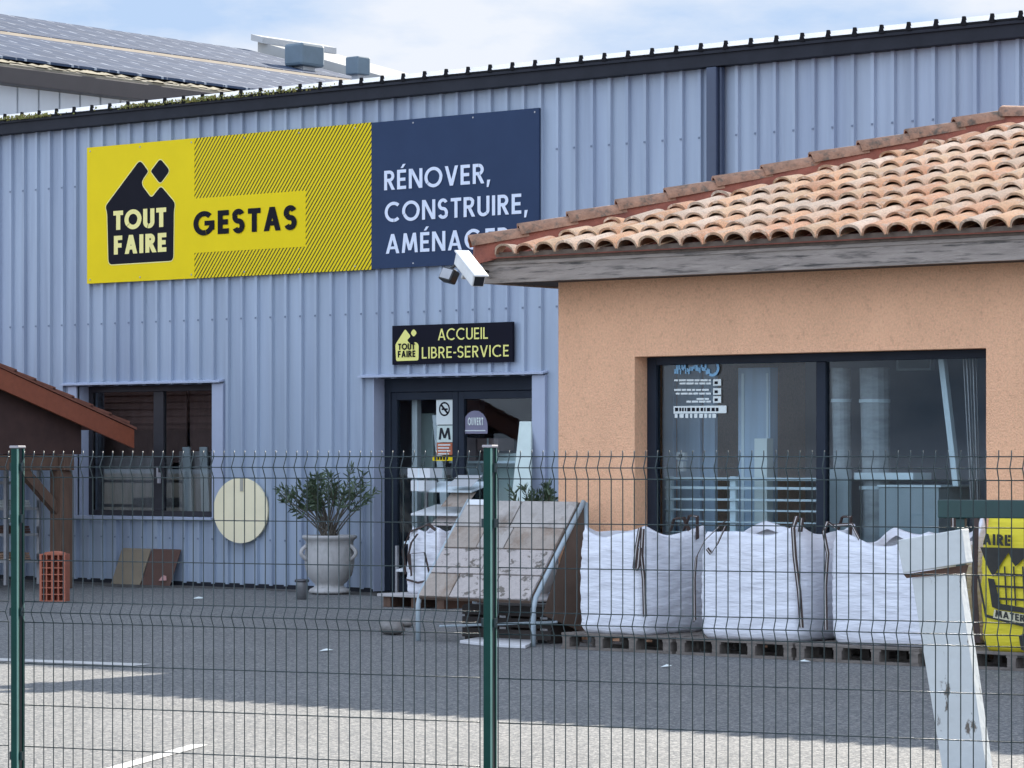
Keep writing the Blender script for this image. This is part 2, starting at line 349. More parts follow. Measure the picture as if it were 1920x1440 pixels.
# ================================================================== SETTING
g = MB(); g.poly([(-400,-150,0),(300,-150,0),(300,400,0),(-400,400,0)]); tag(g.build('ground', asphalt), kind='structure')
m = MB()
a, b = G(-60, 1235), G(268, 1247.5); d = (b-a).normalized(); nrm = Vector((-d.y, d.x, 0))*.13
m.poly([p+Vector((0,0,.004)) for p in (a-nrm, b-nrm, b+nrm, a+nrm)])
a, b = G(215, 1442), G(375, 1397); d = (b-a).normalized(); nrm = Vector((-d.y, d.x, 0))*.05
m.poly([p+Vector((0,0,.004)) for p in (a-nrm-d*2, b-nrm, b+nrm, a+nrm-d*2)])
tag(m.build('parking_line', whiteline), kind='structure')

# grime lying along the foot of the warehouse wall
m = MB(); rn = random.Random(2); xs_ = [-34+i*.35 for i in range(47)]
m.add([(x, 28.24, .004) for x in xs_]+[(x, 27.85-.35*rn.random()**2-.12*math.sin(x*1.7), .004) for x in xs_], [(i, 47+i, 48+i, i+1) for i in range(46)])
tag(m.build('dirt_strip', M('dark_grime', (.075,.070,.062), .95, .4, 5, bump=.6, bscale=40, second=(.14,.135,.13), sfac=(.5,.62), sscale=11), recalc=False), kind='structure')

# ================================================================== WAREHOUSE
YW = 28.28
WX0, WX1 = -42.0, 2.0
ZB0, ZB1 = P(721, 187, YW).z, P(721, 160, YW).z          # dark fascia band
def X(px, Y=YW): return P(px, 800, Y).x
win = (X(148), X(402), P(275, 968, YW).z, P(275, 722, YW).z)
door = (X(703), X(1002), .0, P(850, 707, YW).z)
wh = thing('warehouse', ((WX0+WX1)/2, YW, 0), 'long blue-grey ribbed metal warehouse with dark fascia and pale roof edge', 'warehouse')
mb = MB()
RH = .042
prof = []
x = WX0
def pr(xx):                                            # rib profile: soft rise, flat rib, sharp return
    f = (xx-WX0) % .25
    if f < .165: return 0
    if f < .19: return RH*(f-.165)/.025
    if f < .232: return RH
    if f < .240: return RH*(1-(f-.232)/.008)
    return 0
xs = []
k = 0
while WX0+k*.25 < WX1:
    for f in (0, .165, .19, .232, .240): xs.append(WX0+k*.25+f)
    k += 1
xs += [WX1, win[0], win[1], door[0], door[1]]; xs = sorted(set(round(v, 4) for v in xs if v <= WX1))
Ztop = ZB1-.02
for i in range(len(xs)-1):
    xa, xb = xs[i], xs[i+1]; xm = (xa+xb)/2; ya, yb = YW-pr(xa+1e-5), YW-pr(xb-1e-5)
    spans = [(.04, Ztop)]
    for ox0, ox1, oz0, oz1 in (win, door):
        if ox0 < xm < ox1: spans = [(.04, oz0), (oz1, Ztop)] if oz0 > .1 else [(oz1, Ztop)]
    for z0, z1 in spans: mb.poly([(xa,ya,z0),(xb,yb,z0),(xb,yb,z1),(xa,ya,z1)])
mb.mi = 1
for kk in range(k):
    xc = WX0+kk*.25+.211
    for zc in (.6, 3.35, 5.15):
        if any(o[0]-.1 < xc < o[1]+.1 and o[2]-.1 < zc < o[3]+.1 for o in (win, door)): continue
        mb.box(xc-.011, YW-RH-.008, zc-.011, xc+.011, YW-RH+.001, zc+.011)
mb.build('front_wall', [clad, M('screw_heads', (.17,.21,.29), .5, .1, 5)], wh, recalc=False)
mb = MB()
mb.box(WX0, YW+.25, .04, WX0+.1, YW+24, Ztop); mb.box(WX1-.1, YW+.25, .04, WX1, YW+24, Ztop); mb.box(WX0, YW+24, .04, WX1, YW+24.1, Ztop)
mb.build('outer_wall', clad, wh)
# inner lining with the same openings, so that the rooms behind stay dark
mb = MB(); yl0, yl1 = YW+.27, YW+.33
for (xa, xb, z0, z1) in ((WX0+.1, win[0], .0, Ztop), (win[1], door[0], 0, Ztop), (door[1], WX1-.1, 0, Ztop), (win[0], win[1], 0, win[2]), (win[0], win[1], win[3], Ztop), (door[0], door[1], door[3], Ztop)):
    mb.box(xa+.0005, yl0, z0+.001, xb-.0005, yl1, z1-.001)
mb.box(X(703)-6, YW+5.0, 0.003, X(1002)+4, YW+5.1, 3.2); mb.box(win[0]-3, YW+2.2, .003, win[1]+2.5, YW+2.3, 3.2)
mb.build('inner_lining', darkroom, wh)
mb = MB(); mb.box(X(703)-6, YW+.34, .001, X(1002)+4, YW+4.99, .012); mb.build('shop_floor', floor_m, wh)
# plinth line
mb = MB(); mb.box(WX0, YW-.02, 0.001, door[0]-.06, YW+.03, .055); mb.box(door[1]+.1, YW-.02, .001, WX1, YW+.03, .055); mb.build('base_strip', anth, wh)
# trims round the openings
for o, l in ((win, .16), (door, .0)):
    mb = MB()
    x0, x1, z0, z1 = o
    mb.box(x1, YW-.046, z0 if z0 > .1 else .02, x1+.19, YW+.004, z1)            # right cover strip
    if l: mb.box(x0-l, YW-.046, z0, x0, YW+.004, z1)
    mb.box(x0-.012, YW-.02, max(z0, .015), x0, YW+.268, z1); mb.box(x1, YW+.006, max(z0, .015), x1+.012, YW+.268, z1)   # jamb linings
    mb.box(x0-.01, YW-.0, z1, x1+.01, YW+.268, z1+.012)
    mb.build('opening_trim', trimgrey, wh)
for pa, pb, zz in ((122, 421, win[3]), (680, 1028, door[3])):
    mb = MB(); mb.prism([(X(pa), YW-.10, zz+.012), (X(pa), YW-.10, zz+.03), (X(pa), YW, zz+.055), (X(pa), YW, zz+.03)][::-1], (X(pb)-X(pa), 0, 0)); mb.build('head_flashing', trimgrey, wh)
mb = MB(); mb.box(win[0]-.15, YW-.09, win[2]-.045, win[1]+.03, YW+.262, win[2]-.002); mb.build('window_sill', trimgrey, wh, bevel=.006)
# dark gutter board and roof
mb = MB(); YE = YW-.16
mb.box(WX0-.1, YE, ZB0, WX1+.1, YE+.05, ZB1); mb.box(WX0-.1, YE+.051, ZB0+.001, WX1+.1, YW-.001, ZB0+.03)
mb.box(WX0-.1, YE-.025, ZB1-.035, WX1+.1, YE-.001, ZB1-.001)
mb.build('fascia', anth, wh, bevel=.004)
# roof sheet with ribs running up the slope
tp = .161; RD = 12.2; zr = ZB1+.025; yf = YE-.03
rx = WX0-.1; prf = []
kk = 0
while rx+kk*.333 < WX1:
    b0 = rx+kk*.333
    prf += [(b0, 0), (b0+.256, 0), (b0+.276, .05), (b0+.306, .05), (b0+.326, 0)]
    kk += 1
mb = MB(); n = len(prf)
vs = [(u, yf, zr+h) for u, h in prf]+[(u, yf+RD, zr+h+RD*tp) for u, h in prf]+[(u, yf+2*RD, zr+h) for u, h in prf]
mb.add(vs, [(i, i+1, n+i+1, n+i) for i in range(n-1)]+[(n+i, n+i+1, 2*n+i+1, 2*n+i) for i in range(n-1)])
mb.mi = 1
for q in range(kk):
    b0 = rx+q*.333
    mb.prism([(b0+.264,yf-.010,zr-.026),(b0+.328,yf-.010,zr-.026),(b0+.308,yf-.010,zr+.066),(b0+.279,yf-.010,zr+.066)], (0,.03,0))
ro = mb.build('roof', [roofmetal, capdark], wh, recalc=False)
mb = MB(); mb.box(rx, yf+.004, zr-.024, WX1, yf+.1, zr-.003); mb.build('sheet_edge', capdark, ro)
# vertical down pipe with bracket shadow joint
mb = MB(); xa, xb = X(1329, YW-.1), X(1352, YW-.1)
mb.box(xa, YW-.155, .1, xb-.028, YW-.036, ZB0-.002); mb.box(xb-.022, YW-.11, .1, xb+.012, YW-.036, ZB0-.002)
mb.build('down_pipe', M('blue_black_pipe', (.050,.068,.115), .4, .1, 4), wh, bevel=.012)
# gable infill above the side walls
mb = MB()
for xx in (WX0+.02, WX1-.08):
    mb.prism([(xx,YW+.26,Ztop),(xx,YW+24,Ztop),(xx,YW+RD,zr+RD*tp-.05)], (.06,0,0))
mb.build('gable_infill', clad, wh)
# window
wf = MB(); yv = YW+.20; x0, x1, z0, z1 = win
wx = x1-x0; mu = X(300, yv)
for (a, b, c, d) in ((x0,x0+.07,z0,z1),(x1-.07,x1,z0,z1),(x0+.07,x1-.07,z0,z0+.07),(x0+.07,x1-.07,z1-.08,z1),(mu-.09,mu+.09,z0+.07,z1-.08)):
    wf.box(a+.001, yv-.03, c+.001, b-.001, yv+.03, d-.001)
fr = wf.build('window_frame', M('dark_brown_frame', (.026,.024,.030), .45, .2, 5), wh, bevel=.005)
for a, b in ((x0+.07, mu-.09), (mu+.09, x1-.07)):
    q = MB(); q.box(a-.001, yv-.004, z0+.069, b+.001, yv+.004, z1-.079); q.build('pane', pane_m, fr)
q = MB(); q.box(mu+.02, yv-.075, z0+.42, mu+.05, yv-.031, z0+.56); q.box(mu+.02, yv-.09, z0+.50, mu+.05, yv-.076, z0+.62); q.build('handle', capgrey, fr, bevel=.006)
# entrance door
x0, x1, z0, z1 = door; yd = YW+.21
dz = P(850, 737, yd).z
fm = MB()
fm.box(x0, yd-.04, .012, x0+.10, yd+.04, z1-.001); fm.box(x1-.07, yd-.04, .012, x1-.001, yd+.04, z1-.001); fm.box(x0+.10, yd-.04, dz+.02, x1-.07, yd+.04, z1-.001)
dfr = fm.build('door_frame', anth_frame, wh, bevel=.006)
md = X(862, yd)
for a, b, hx in ((x0+.105, md-.004, 1), (md+.004, x1-.075, 0)):
    lf = MB(); s = .085
    for (p, q_, c, d) in ((a,a+s,.02,dz+.015),(b-s,b,.02,dz+.015),(a+s,b-s,.02,.17),(a+s,b-s,dz-.075,dz+.015)): lf.box(p, yd-.03, c, q_, yd+.03, d)
    lo = lf.build('door_leaf', anth_frame, wh, bevel=.004)
    q = MB(); q.box(a+s-.001, yd-.004, .169, b-s+.001, yd+.004, dz-.074); q.build('glass', pane_m, lo)
    q = MB(); hx_ = b-s/2 if hx else a+s/2
    q.tube([(hx_, yd-.03, .95), (hx_, yd-.09, .97), (hx_, yd-.09, 1.33), (hx_, yd-.03, 1.35)], .014, 8); q.build('handle', steel, lo, smooth=True)
    if hx:
        ys = yd-.009
        def SR(pa, pb, pc, pd, mat, nm, par=lo):
            A = P(pa, pb, ys); B = P(pc, pd, ys); z = MB(); z.box(A.x, ys, B.z, B.x, ys+.003, A.z); return z.build(nm, mat, par), A, B
        o_, A, B = SR(818, 738, 849, 796, paper, 'no_smoking_sticker')
        c = (A+B)/2; rr = .085; z = MB()
        for i in range(28):
            t0, t1 = 2*PI*i/28, 2*PI*(i+1)/28
            z.poly([(c.x+rr*math.cos(t), ys-.002, c.z+rr*math.sin(t)) if k2 < 2 else (c.x+(rr-.02)*math.cos(t), ys-.002, c.z+(rr-.02)*math.sin(t)) for k2, t in enumerate((t0, t1, t1, t0))])
        z.poly([(c.x-.068, ys-.0025, c.z+.048), (c.x-.048, ys-.0025, c.z+.066), (c.x+.066, ys-.0025, c.z-.048), (c.x+.046, ys-.0025, c.z-.066)])
        z.box(c.x-.045, ys-.0015, c.z-.012, c.x+.05, ys-.0005, c.z+.008)
        z.build('no_smoking_mark', black, o_, recalc=False)
        o_, A, B = SR(819, 798, 849, 829, palegreen, 'poster')
        z = MB(); put_text(z, 'M', (A.x+.03, ys, B.z+.03), (B.x-.03, ys, B.z+.03), .14, .16); z.build('poster_letter', anth, o_, recalc=False)
        o_, A, B = SR(819, 830, 848, 853, red_m, 'poster')
        z = MB()
        for i in range(4): z.box(A.x+.02, ys-.002, A.z-.035-.035*i, B.x-.03-.02*(i % 2), ys-.001, A.z-.02-.035*i)
        z.build('poster_lines', paper, o_)
        o_, A, B = SR(811, 855, 850, 864, yellow, 'poster_strip')
        z = MB()
        for i in range(5): z.box(A.x+.03+i*.045, ys-.002, B.z+.012, A.x+.062+i*.045, ys-.001, A.z-.012)
        z.build('strip_lettering', black, o_)
    else:
        ys = yd-.009; A = P(868, 770, ys); B = P(914, 813, ys); z = MB(); w_ = B.x-A.x; r_ = w_/2
        pts = [(A.x, ys, B.z), (B.x, ys, B.z)]+[(A.x+r_+r_*math.cos(PI*i/14), ys, A.z-r_+r_*math.sin(PI*i/14)) for i in range(15)]
        z.prism(pts, (0,.003,0)); o_ = z.build('arched_sticker', mauve, lo)
        z = MB(); put_text(z, 'OUVERT', (A.x+.08, ys, B.z+.10), (B.x-.06, ys, B.z+.10), .09, .22, gap=.16); z.box(A.x+.03, ys-.002, B.z+.03, B.x-.03, ys-.001, B.z+.042); z.build('sticker_lettering', paper, o_, recalc=False)

# moss along the roof edge
mb = MB()
for i in range(900):
    px = random.choice([random.gauss(255, 22), random.gauss(385, 26), random.gauss(330, 60), random.gauss(520, 45), random.gauss(60, 30), random.gauss(20, 40)])
    xx = X(px, yf); s = random.uniform(.008, .022); yy = yf-.02+random.uniform(-.035, .03); zz = ZB1+random.uniform(-.02, .028)+.01
    for j in range(2):
        a = random.uniform(0, PI); d = Vector((math.cos(a)*s, math.sin(a)*s*.4, 0)); u = Vector((random.uniform(-.4,.4)*s, random.uniform(-.4,.4)*s, s*random.uniform(.6,1.4)))
        c = Vector((xx, yy, zz)); mb.poly([c-d, c+d, c+d*.5+u, c-d*.5+u])
tag(mb.build('moss', moss_m, recalc=False), 'yellow-green moss growing along the warehouse roof edge', 'moss', kind='stuff')

# ================================================================== BIG SIGN
YS = YW-.085
def S2(cx, cy, d=0): return P(140+cx/3.2, 180+cy/3.2, YS-d)
xl, xm1, xm2, xr = X(163, YS), X(364.5, YS), X(696.5, YS), X(1010.5, YS)
zt, zb = P(163, 277, YS).z, P(163, 532, YS).z
sg = thing('shop_sign', ((xl+xr)/2, YS, zb), 'wide yellow and navy sign board reading TOUT FAIRE GESTAS, high on the blue-grey warehouse wall', 'sign')
gz0, gz1, gx = P(571, 462.5, YS).z, P(571, 357.5, YS).z, X(573, YS)
th_ = .03
q = MB(); q.box(xl, YS, zb, xm1, YS+th_, zt); q.box(xm1, YS, gz0, gx, YS+th_, gz1); q.build('yellow_panel', yellow, sg)
q = MB(); q.box(xm1, YS+.002, gz1, gx, YS+th_, zt); q.box(xm1, YS+.002, zb, gx, YS+th_, gz0); q.box(gx, YS+.002, zb, xm2, YS+th_, zt); q.build('hatched_panel', hatch, sg)
q = MB(); q.box(xm2, YS-.001, zb+.005, xr, YS+th_, zt-.005); q.build('navy_panel', navy, sg)
q = MB(); q.box(xl+.1, YS+th_, zb+.05, xr-.1, YS+th_+.02, zb+.1); q.box(xl+.1, YS+th_, zt-.1, xr-.1, YS+th_+.02, zt-.05); q.build('mounting_rail', steel, sg)
for k in range(9):
    xx = xl+.06+(xr-xl-.12)*k/8
    for zz in (zb+.05, zt-.05):
        q = MB(); q.prism([(xx+.011*math.cos(2*PI*i/10), YS-.004, zz+.011*math.sin(2*PI*i/10)) for i in range(10)], (0,.006,0)); q.build('fixing_screw', steel, sg)
house_pts = [(392,383),(442,452),(393,522),(460,612),(517,540),(603,642),(595,690),(592,988),(203,1012),(195,700),(184,662)]
dia_pts = [(513,376),(572,447),(513,527),(456,452)]
def S2p(pts, d): return [S2(u, v, d) for u, v in pts]
def grow(pts, k):
    c = sum((Vector((*p, 0)) for p in pts), Vector())/len(pts); return pts
lg = MB()
hp = rounded(S2p(house_pts, .004), [.07,.03,.09,.05,.05,.06,.05,.07,.07,.05,.05]); dp = rounded(S2p(dia_pts, .004), [.05,.06,.05,.03])
lg.poly(hp[::-1]); lg.poly(dp[::-1])
logo = lg.build('house_logo', black, sg, recalc=True)
ol = MB()
for loop in (hp, dp):
    n = len(loop)
    for i in range(n):
        a, b = loop[i], loop[(i+1) % n]; 
        if (b-a).length < 1e-4: continue
        d = (b-a).normalized(); nn = Vector((d.z, 0, -d.x))*.013
        o_ = Vector((0, .0015-.0001*(i % 5), 0)); ol.poly([a-nn+o_, b-nn+o_, b+nn+o_, a+nn+o_])
ol.build('logo_outline', paleyellow, logo, recalc=False)
t = MB(); put_text(t, 'TOUT', S2(233,805,.004), Vector((S2(551,785,.004).x, YS-.004, S2(233,805).z)), .245, .235, gap=.10)
put_text(t, 'FAIRE', S2(236,952,.004), Vector((S2(553,935,.004).x, YS-.004, S2(236,952).z)), .24, .235, gap=.12)
t.build('logo_lettering', paleyellow, logo, recalc=False)
t = MB(); a = S2(714,838,.003); put_text(t, 'GESTAS', a, Vector((S2(1336,800).x, a.y, a.z)), .295, .225, gap=.13); t.build('shop_name_lettering', black, sg, recalc=False)
for s, px0, py0, px1 in (('RÉNOVER,', 720.5, 357, 919), ('CONSTRUIRE,', 722, 416.5, 989), ('AMÉNAGER', 723.5, 476, 955)):
    t = MB(); a = P(px0, py0, YS-.004); put_text(t, s, a, Vector((X(px1, YS-.004), a.y, a.z)), .232, .165, gap=.13)
    t.build('slogan_lettering', paleblue, sg, recalc=False)

# small sign over the door
YA = YW-.075
xa, xb = X(735.5, YA), X(961, YA); za, zc = P(735.5, 684, YA).z, P(735.5, 611, YA).z
ss = thing('entrance_sign', ((xa+xb)/2, YA, za), 'small black sign with yellow lettering ACCUEIL LIBRE-SERVICE above the glass entrance door', 'sign')
q = MB(); q.box(xa, YA, za, xb, YA+.035, zc); q.build('sign_board', smallblack, ss)
def S3(cx, cy, d=.003): return P(660+cx/2.768, 180+cy/2.768, YA-d)
hs = [(276,1209),(305,1247),(285,1268),(308,1292),(330,1275),(346,1290),(345,1372),(229,1376),(225,1290)]
q = MB(); q.poly(rounded([S3(*p) for p in hs], .025)[::-1]); q.poly(rounded([S3(*p) for p in ((320,1207),(338,1229),(320,1252),(303,1230))], .03)[::-1]); lo2 = q.build('house_logo', lemon, ss)
t = MB(); a = S3(240,1318,.004); put_text(t, 'TOUT', a, Vector((S3(328,1310).x, a.y, a.z)), .075, .22, gap=.1); a = S3(238,1357,.004); put_text(t, 'FAIRE', a, Vector((S3(330,1348).x, a.y, a.z)), .078, .22, gap=.1); t.build('logo_lettering', smallblack, lo2, recalc=False)
t = MB(); a = S3(446,1268,.002); put_text(t, 'ACCUEIL', a, Vector((S3(708,1258).x, a.y, a.z)), .135, .13, gap=.12)
a = S3(363,1363,.002); put_text(t, 'LIBRE-SERVICE', a, Vector((S3(815,1350).x, a.y, a.z)), .135, .13, gap=.13); t.build('sign_lettering', lemon, ss, recalc=False)

# cream disc
c = P(457, 957, YW-.06); r = .405
q = MB(); q.prism([(c.x+r*math.cos(2*PI*i/64), YW-.072, c.z+r*math.sin(2*PI*i/64)) for i in range(64)], (0,.03,0))
q2 = MB(); q2.box(c.x+.0, YW-.082, c.z+.24, c.x+.045, YW-.0725, c.z+.40)
dr = thing('wall_disc', (c.x, YW-.06, c.z-r), 'round cream disc fixed to the warehouse wall left of the oleander pot', 'disc')
do = q.build('disc', cream, dr); q2.build('hanging_tab', M('tab_grey', (.42,.40,.34), .6), dr); dr.rotation_euler = (0,0,.17); dr.location.y -= .05

# ================================================================== HOUSE (salmon office)
YH = 22.2
e = .44
cw = P(1047, 700, YH)                                       # left corner of the front wall
HX0 = cw.x; HX1 = HX0+8.0
EX, EY = P(905, 530, YH-e).x, YH-e
zS = P(1047, 526, EY).z                                     # underside of the board
SLP = .354
ho = thing('office_house', (HX0+4, YH, 0), 'low salmon rendered building with a clay tile hip roof and large shop window', 'house')
hwin = (X(1190, YH), X(1849, YH), .10, P(1500, 661, YH).z)
mb = MB(); tw = .25; ZT = zS+.05
x0, x1, z0, z1 = hwin
mb.box(HX0, YH, .001, x0, YH+tw, ZT); mb.box(x1, YH, .001, HX1, YH+tw, ZT); mb.box(x0, YH, z1, x1, YH+tw, ZT); mb.box(x0, YH, .001, x1, YH+tw, z0)
mb.box(HX0, YH+tw, .001, HX0+tw, YW-.06, ZT); mb.box(HX1-tw, YH+tw, .001, HX1, YW-.06, ZT)
mb.build('wall', stucco, ho)
mb = MB(); mb.box(HX0+tw, YH+3.6, .002, HX1-tw, YH+3.7, ZT-.2); mb.box(HX0+tw+.001, YH+tw+.001, ZT-.19, HX1-tw-.001, YH+3.59, ZT-.1); mb.build('inner_wall', darkroom, ho)
mb = MB(); mb.box(HX0+tw, YH+tw, .001, HX1-tw, YH+3.6, .015); mb.build('inner_floor', floor_m, ho)
# window frame
yv = YH+.215; mu0, mu1 = X(1534, yv), X(1552, yv)
hf = MB()
for (a, b, c_, d) in ((x0,x0+.10,z0,z1),(x1-.05,x1,z0,z1),(x0+.10,x1-.05,z0,z0+.08),(x0+.10,x1-.05,z1-.075,z1),(mu0,mu1,z0+.08,z1-.075)):
    hf.box(a+.001, yv-.035, c_+.001, b-.001, yv+.034, d-.001)
hfo = hf.build('window_frame', anth_frame, ho, bevel=.005)
for a, b in ((x0+.10, mu0), (mu1, x1-.05)):
    q = MB(); q.box(a-.001, yv-.004, z0+.079, b+.001, yv+.004, z1-.074); q.build('pane', pane_m, hfo)
# window stickers: opening notices at top left
ys = yv-.012
st = MB()
def bar(px0, py0, px1, py1, d=0, mbx=None):
    A = P(px0, py0, ys); B = P(px1, py1, ys); (mbx or st).box(A.x, ys-d, B.z, B.x, ys-d+.002, A.z)
for (px0, px1, py) in ((1264,1333,713),(1274,1333,719),(1264,1333,731),(1267,1333,738),(1306,1333,748),(1287,1333,753)):
    u = px0
    while u < px1-3:
        u2 = min(px1, u+random.uniform(5, 14)); bar(u, py-1.7, u2, py+1.7); u = u2+1.6
u = 1265
while u < 1340: u2 = u+random.uniform(4, 9); bar(u, 776, u2, 783.5); u = u2+random.uniform(1.5, 4)
sto = st.build('notice_lettering', paper, hfo)
st = MB()
for py in (711, 728, 743): bar(1337, py, 1352, py+12)
bar(1263, 761.5, 1362, 774.5); st.build('notice_plate', paper, sto)
st = MB(); u = 1266
while u < 1345: u2 = u+random.uniform(2, 6); bar(u, 764.5, u2, 771, .003); u = u2+random.uniform(1.5, 3)
for py in (711, 728, 743): bar(1340, py+4, 1346, py+9, .003)
st.build('plate_lettering', black, sto)
st = MB()
for i in range(26):
    u = 1264+i*2.6+random.uniform(-1, 1); v = 680+random.uniform(0, 14); bar(u, v, u+random.uniform(2, 4), v+random.uniform(6, 11), .0002*(i % 9))
c = P(1336, 690, ys)
for i in range(16):
    t0, t1 = math.radians(-120+i*13), math.radians(-120+(i+1)*13)
    st.poly([(c.x+R_*math.cos(t), ys-.004, c.z+R_*math.sin(t)) for R_, t in ((.075,t0),(.075,t1),(.05,t1),(.05,t0))])
st.build('notice_emblem', ltblue, sto, recalc=False)

# eaves board, soffit
AX = 3.45                                                    # run from eave to ridge
mb = MB()
zF = P(1047, 484, EY).z
q = MB(); q.box(EX, EY, zS, HX1+e, EY+.04, zF); q.box(EX+.001, EY-.012, zF-.035, HX1+e, EY-.0005, zF-.004)
q.box(EX, EY+.041, zS, EX+.04, YW-.05, zF)
q.build('eaves_board', oldwood, ho, bevel=.004)
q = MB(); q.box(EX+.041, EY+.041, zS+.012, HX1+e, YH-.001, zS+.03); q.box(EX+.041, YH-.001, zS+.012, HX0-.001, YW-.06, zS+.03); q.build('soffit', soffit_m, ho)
# roof decks
zE = zF+.02
ty0 = EY-.06                                                  # drip edge of the tiles
dk = MB(); xR0, xR1 = EX-.05+AX, HX1+e+.05-AX
E0 = Vector((EX-.05, ty0, zE)); E1 = Vector((HX1+e+.05, ty0, zE)); yb_ = YW-.05
rz = zE+SLP*AX; R0 = Vector((EX-.05+AX, ty0+AX, rz)); R1 = Vector((HX1+e+.05-AX, ty0+AX, rz))
Bk0 = Vector((EX-.05, yb_, zE)); Bk1 = Vector((E1.x, yb_, zE)); 
dk.poly([E0, E1, R1, R0]); dk.poly([Bk0, E0, R0]); dk.poly([E1, Bk1, R1]); dk.poly([Bk1, Bk0, R0, R1])
rfo = dk.build('roof', redmortar, ho, recalc=False)
# barrel tiles, course by course
PT, CR = .228, .365
cs = 1/math.sqrt(1+SLP**2); sn = SLP*cs
SD = Vector((0, cs, sn)); UP = Vector((0, -sn, cs))
cols = [(.92,.54,.31),(.93,.60,.36),(.90,.50,.28),(.92,.60,.39),(.93,.64,.43),(.84,.45,.26),(.93,.67,.47)]
vs, fs, fc = [], [], []
prow = []
NB = 12
def barrel(u):                                             # u in 0..1 over one tile pitch: round cover, sharp valley
    a = abs(2*u-1); return .094*math.sqrt(max(0, 1-(a/1.0)**2.2))
nrows = int(AX/cs/CR)+1; ncol = int((HX1-HX0+1.2)/PT)+1
for j in range(nrows):
    s0 = j*CR; s1 = s0+CR+.045
    for i in range(ncol):
        xa = EX-.03+i*PT; xc = xa+PT/2
        dl = xc-E0.x
        lim = dl-.24                                        # run available under the left hip
        lim = min(lim, (E1.x-xc)-.19, AX-.08)/cs
        if s0 > lim-.06: continue
        s1_ = min(s1, lim+random.uniform(-.02, .05))
        if s1_-s0 < .08: continue
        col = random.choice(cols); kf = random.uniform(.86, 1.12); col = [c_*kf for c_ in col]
        jit = random.uniform(-.006, .006); lift0 = .036+random.uniform(-.004, .007); lift1 = -.004
        b = len(vs)
        for (s, lf) in ((s0+random.uniform(-.012, .012), lift0), (s1_, lift1)):
            for k in range(NB+1):
                u = k/NB; tap = 1-.06*(s-s0)/CR
                p = E0+SD*s+UP*(barrel(u)*tap+lf); p.x = xa+u*PT+jit; vs.append(p)
        for k in range(NB+1):
            u = k/NB; uu = .5+(u-.5)*.89; p = E0+SD*(s0+.001)+UP*(max(0, barrel(u)-.014)+lift0-.008); p.x = xa+uu*PT+jit; vs.append(p)
        q0, q1, q2 = b, b+NB+1, b+2*(NB+1)
        for k in range(NB): fs.append((q0+k, q0+k+1, q1+k+1, q1+k)); fs.append((q2+k, q2+k+1, q0+k+1, q0+k)); fc += [col, [c_*.42 for c_ in col]]  # lip faces darkened in colour to paint the shade of the undercut
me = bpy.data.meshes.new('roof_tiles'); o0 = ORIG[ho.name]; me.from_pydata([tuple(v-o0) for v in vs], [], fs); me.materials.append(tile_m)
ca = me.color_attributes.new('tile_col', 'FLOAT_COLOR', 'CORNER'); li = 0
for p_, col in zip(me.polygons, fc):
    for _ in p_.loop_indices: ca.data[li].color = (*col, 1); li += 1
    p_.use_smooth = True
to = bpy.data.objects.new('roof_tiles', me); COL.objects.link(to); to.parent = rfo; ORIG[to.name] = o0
# hip and ridge tiles
def hip_run(a, b, name, n):
    mb = MB(); a, b = Vector(a), Vector(b); d = (b-a); Lh = d.length; d.normalize(); sd = d.cross(Vector((0,0,1))).normalized(); up = sd.cross(d).normalized(); st_ = Lh/n
    for i in range(n):
        s0, s1 = i*st_-.02, (i+1)*st_+.05; K = 10; r0, r1 = .118, .098; l0 = .035+random.uniform(0,.012); l1 = .008+random.uniform(0, .008); jx = random.uniform(-.008, .008)
        ring = []
        for s, r_, l_ in ((s0, r0, l0), (s1, r1, l1)):
            for k in range(K+1):
                t = PI*k/K; ring.append(a+d*s+sd*(math.cos(t)*r_+jx)+up*(math.sin(t)*r_*.92+l_))
        for k in range(K+1):
            t = PI*k/K; ring.append(a+d*(s0+.002)+sd*(math.cos(t)*(r0-.02)+jx)+up*(math.sin(t)*(r0-.02)*.92+l0))
        n1 = K+1; F_ = [(k, k+1, n1+k+1, n1+k) for k in range(K)]+[(2*n1+k, 2*n1+k+1, k+1, k) for k in range(K)]
        mb.add(ring, F_)
    o = mb.build(name, hip_m, rfo, smooth=True, recalc=True); return o
up_ = Vector((0,0,.075))
hip_run(E0+up_, R0+up_, 'hip_tiles', 11); hip_run(R0+up_, R1+up_, 'ridge_tiles', 6); hip_run(E1+up_, R1+up_, 'hip_tiles', 11)
# red bedding mortar that carries the hip tiles
mb = MB()
for a_, b_ in ((E0, R0), (R0, R1), (E1, R1)):
    d = (b_-a_).normalized(); sd_ = d.cross(Vector((0,0,1))).normalized(); h0, h1 = Vector((0,0,-.05)), Vector((0,0,.118))
    mb.prism([a_-sd_*.135+h0, a_+sd_*.135+h0, a_+sd_*.085+h1, a_-sd_*.085+h1], b_-a_)
mb.build('mortar_bed', redmortar, rfo)
# mortar behind the drip edge
mb = MB(); mb.box(EX+.02, EY-.02, zF-.002, HX1+e, EY+.05, zF+.075); mb.build('eave_mortar', M('grey_brown_mortar', (.16,.125,.10), .95, .3, 10, bump=.6, bscale=40), rfo)

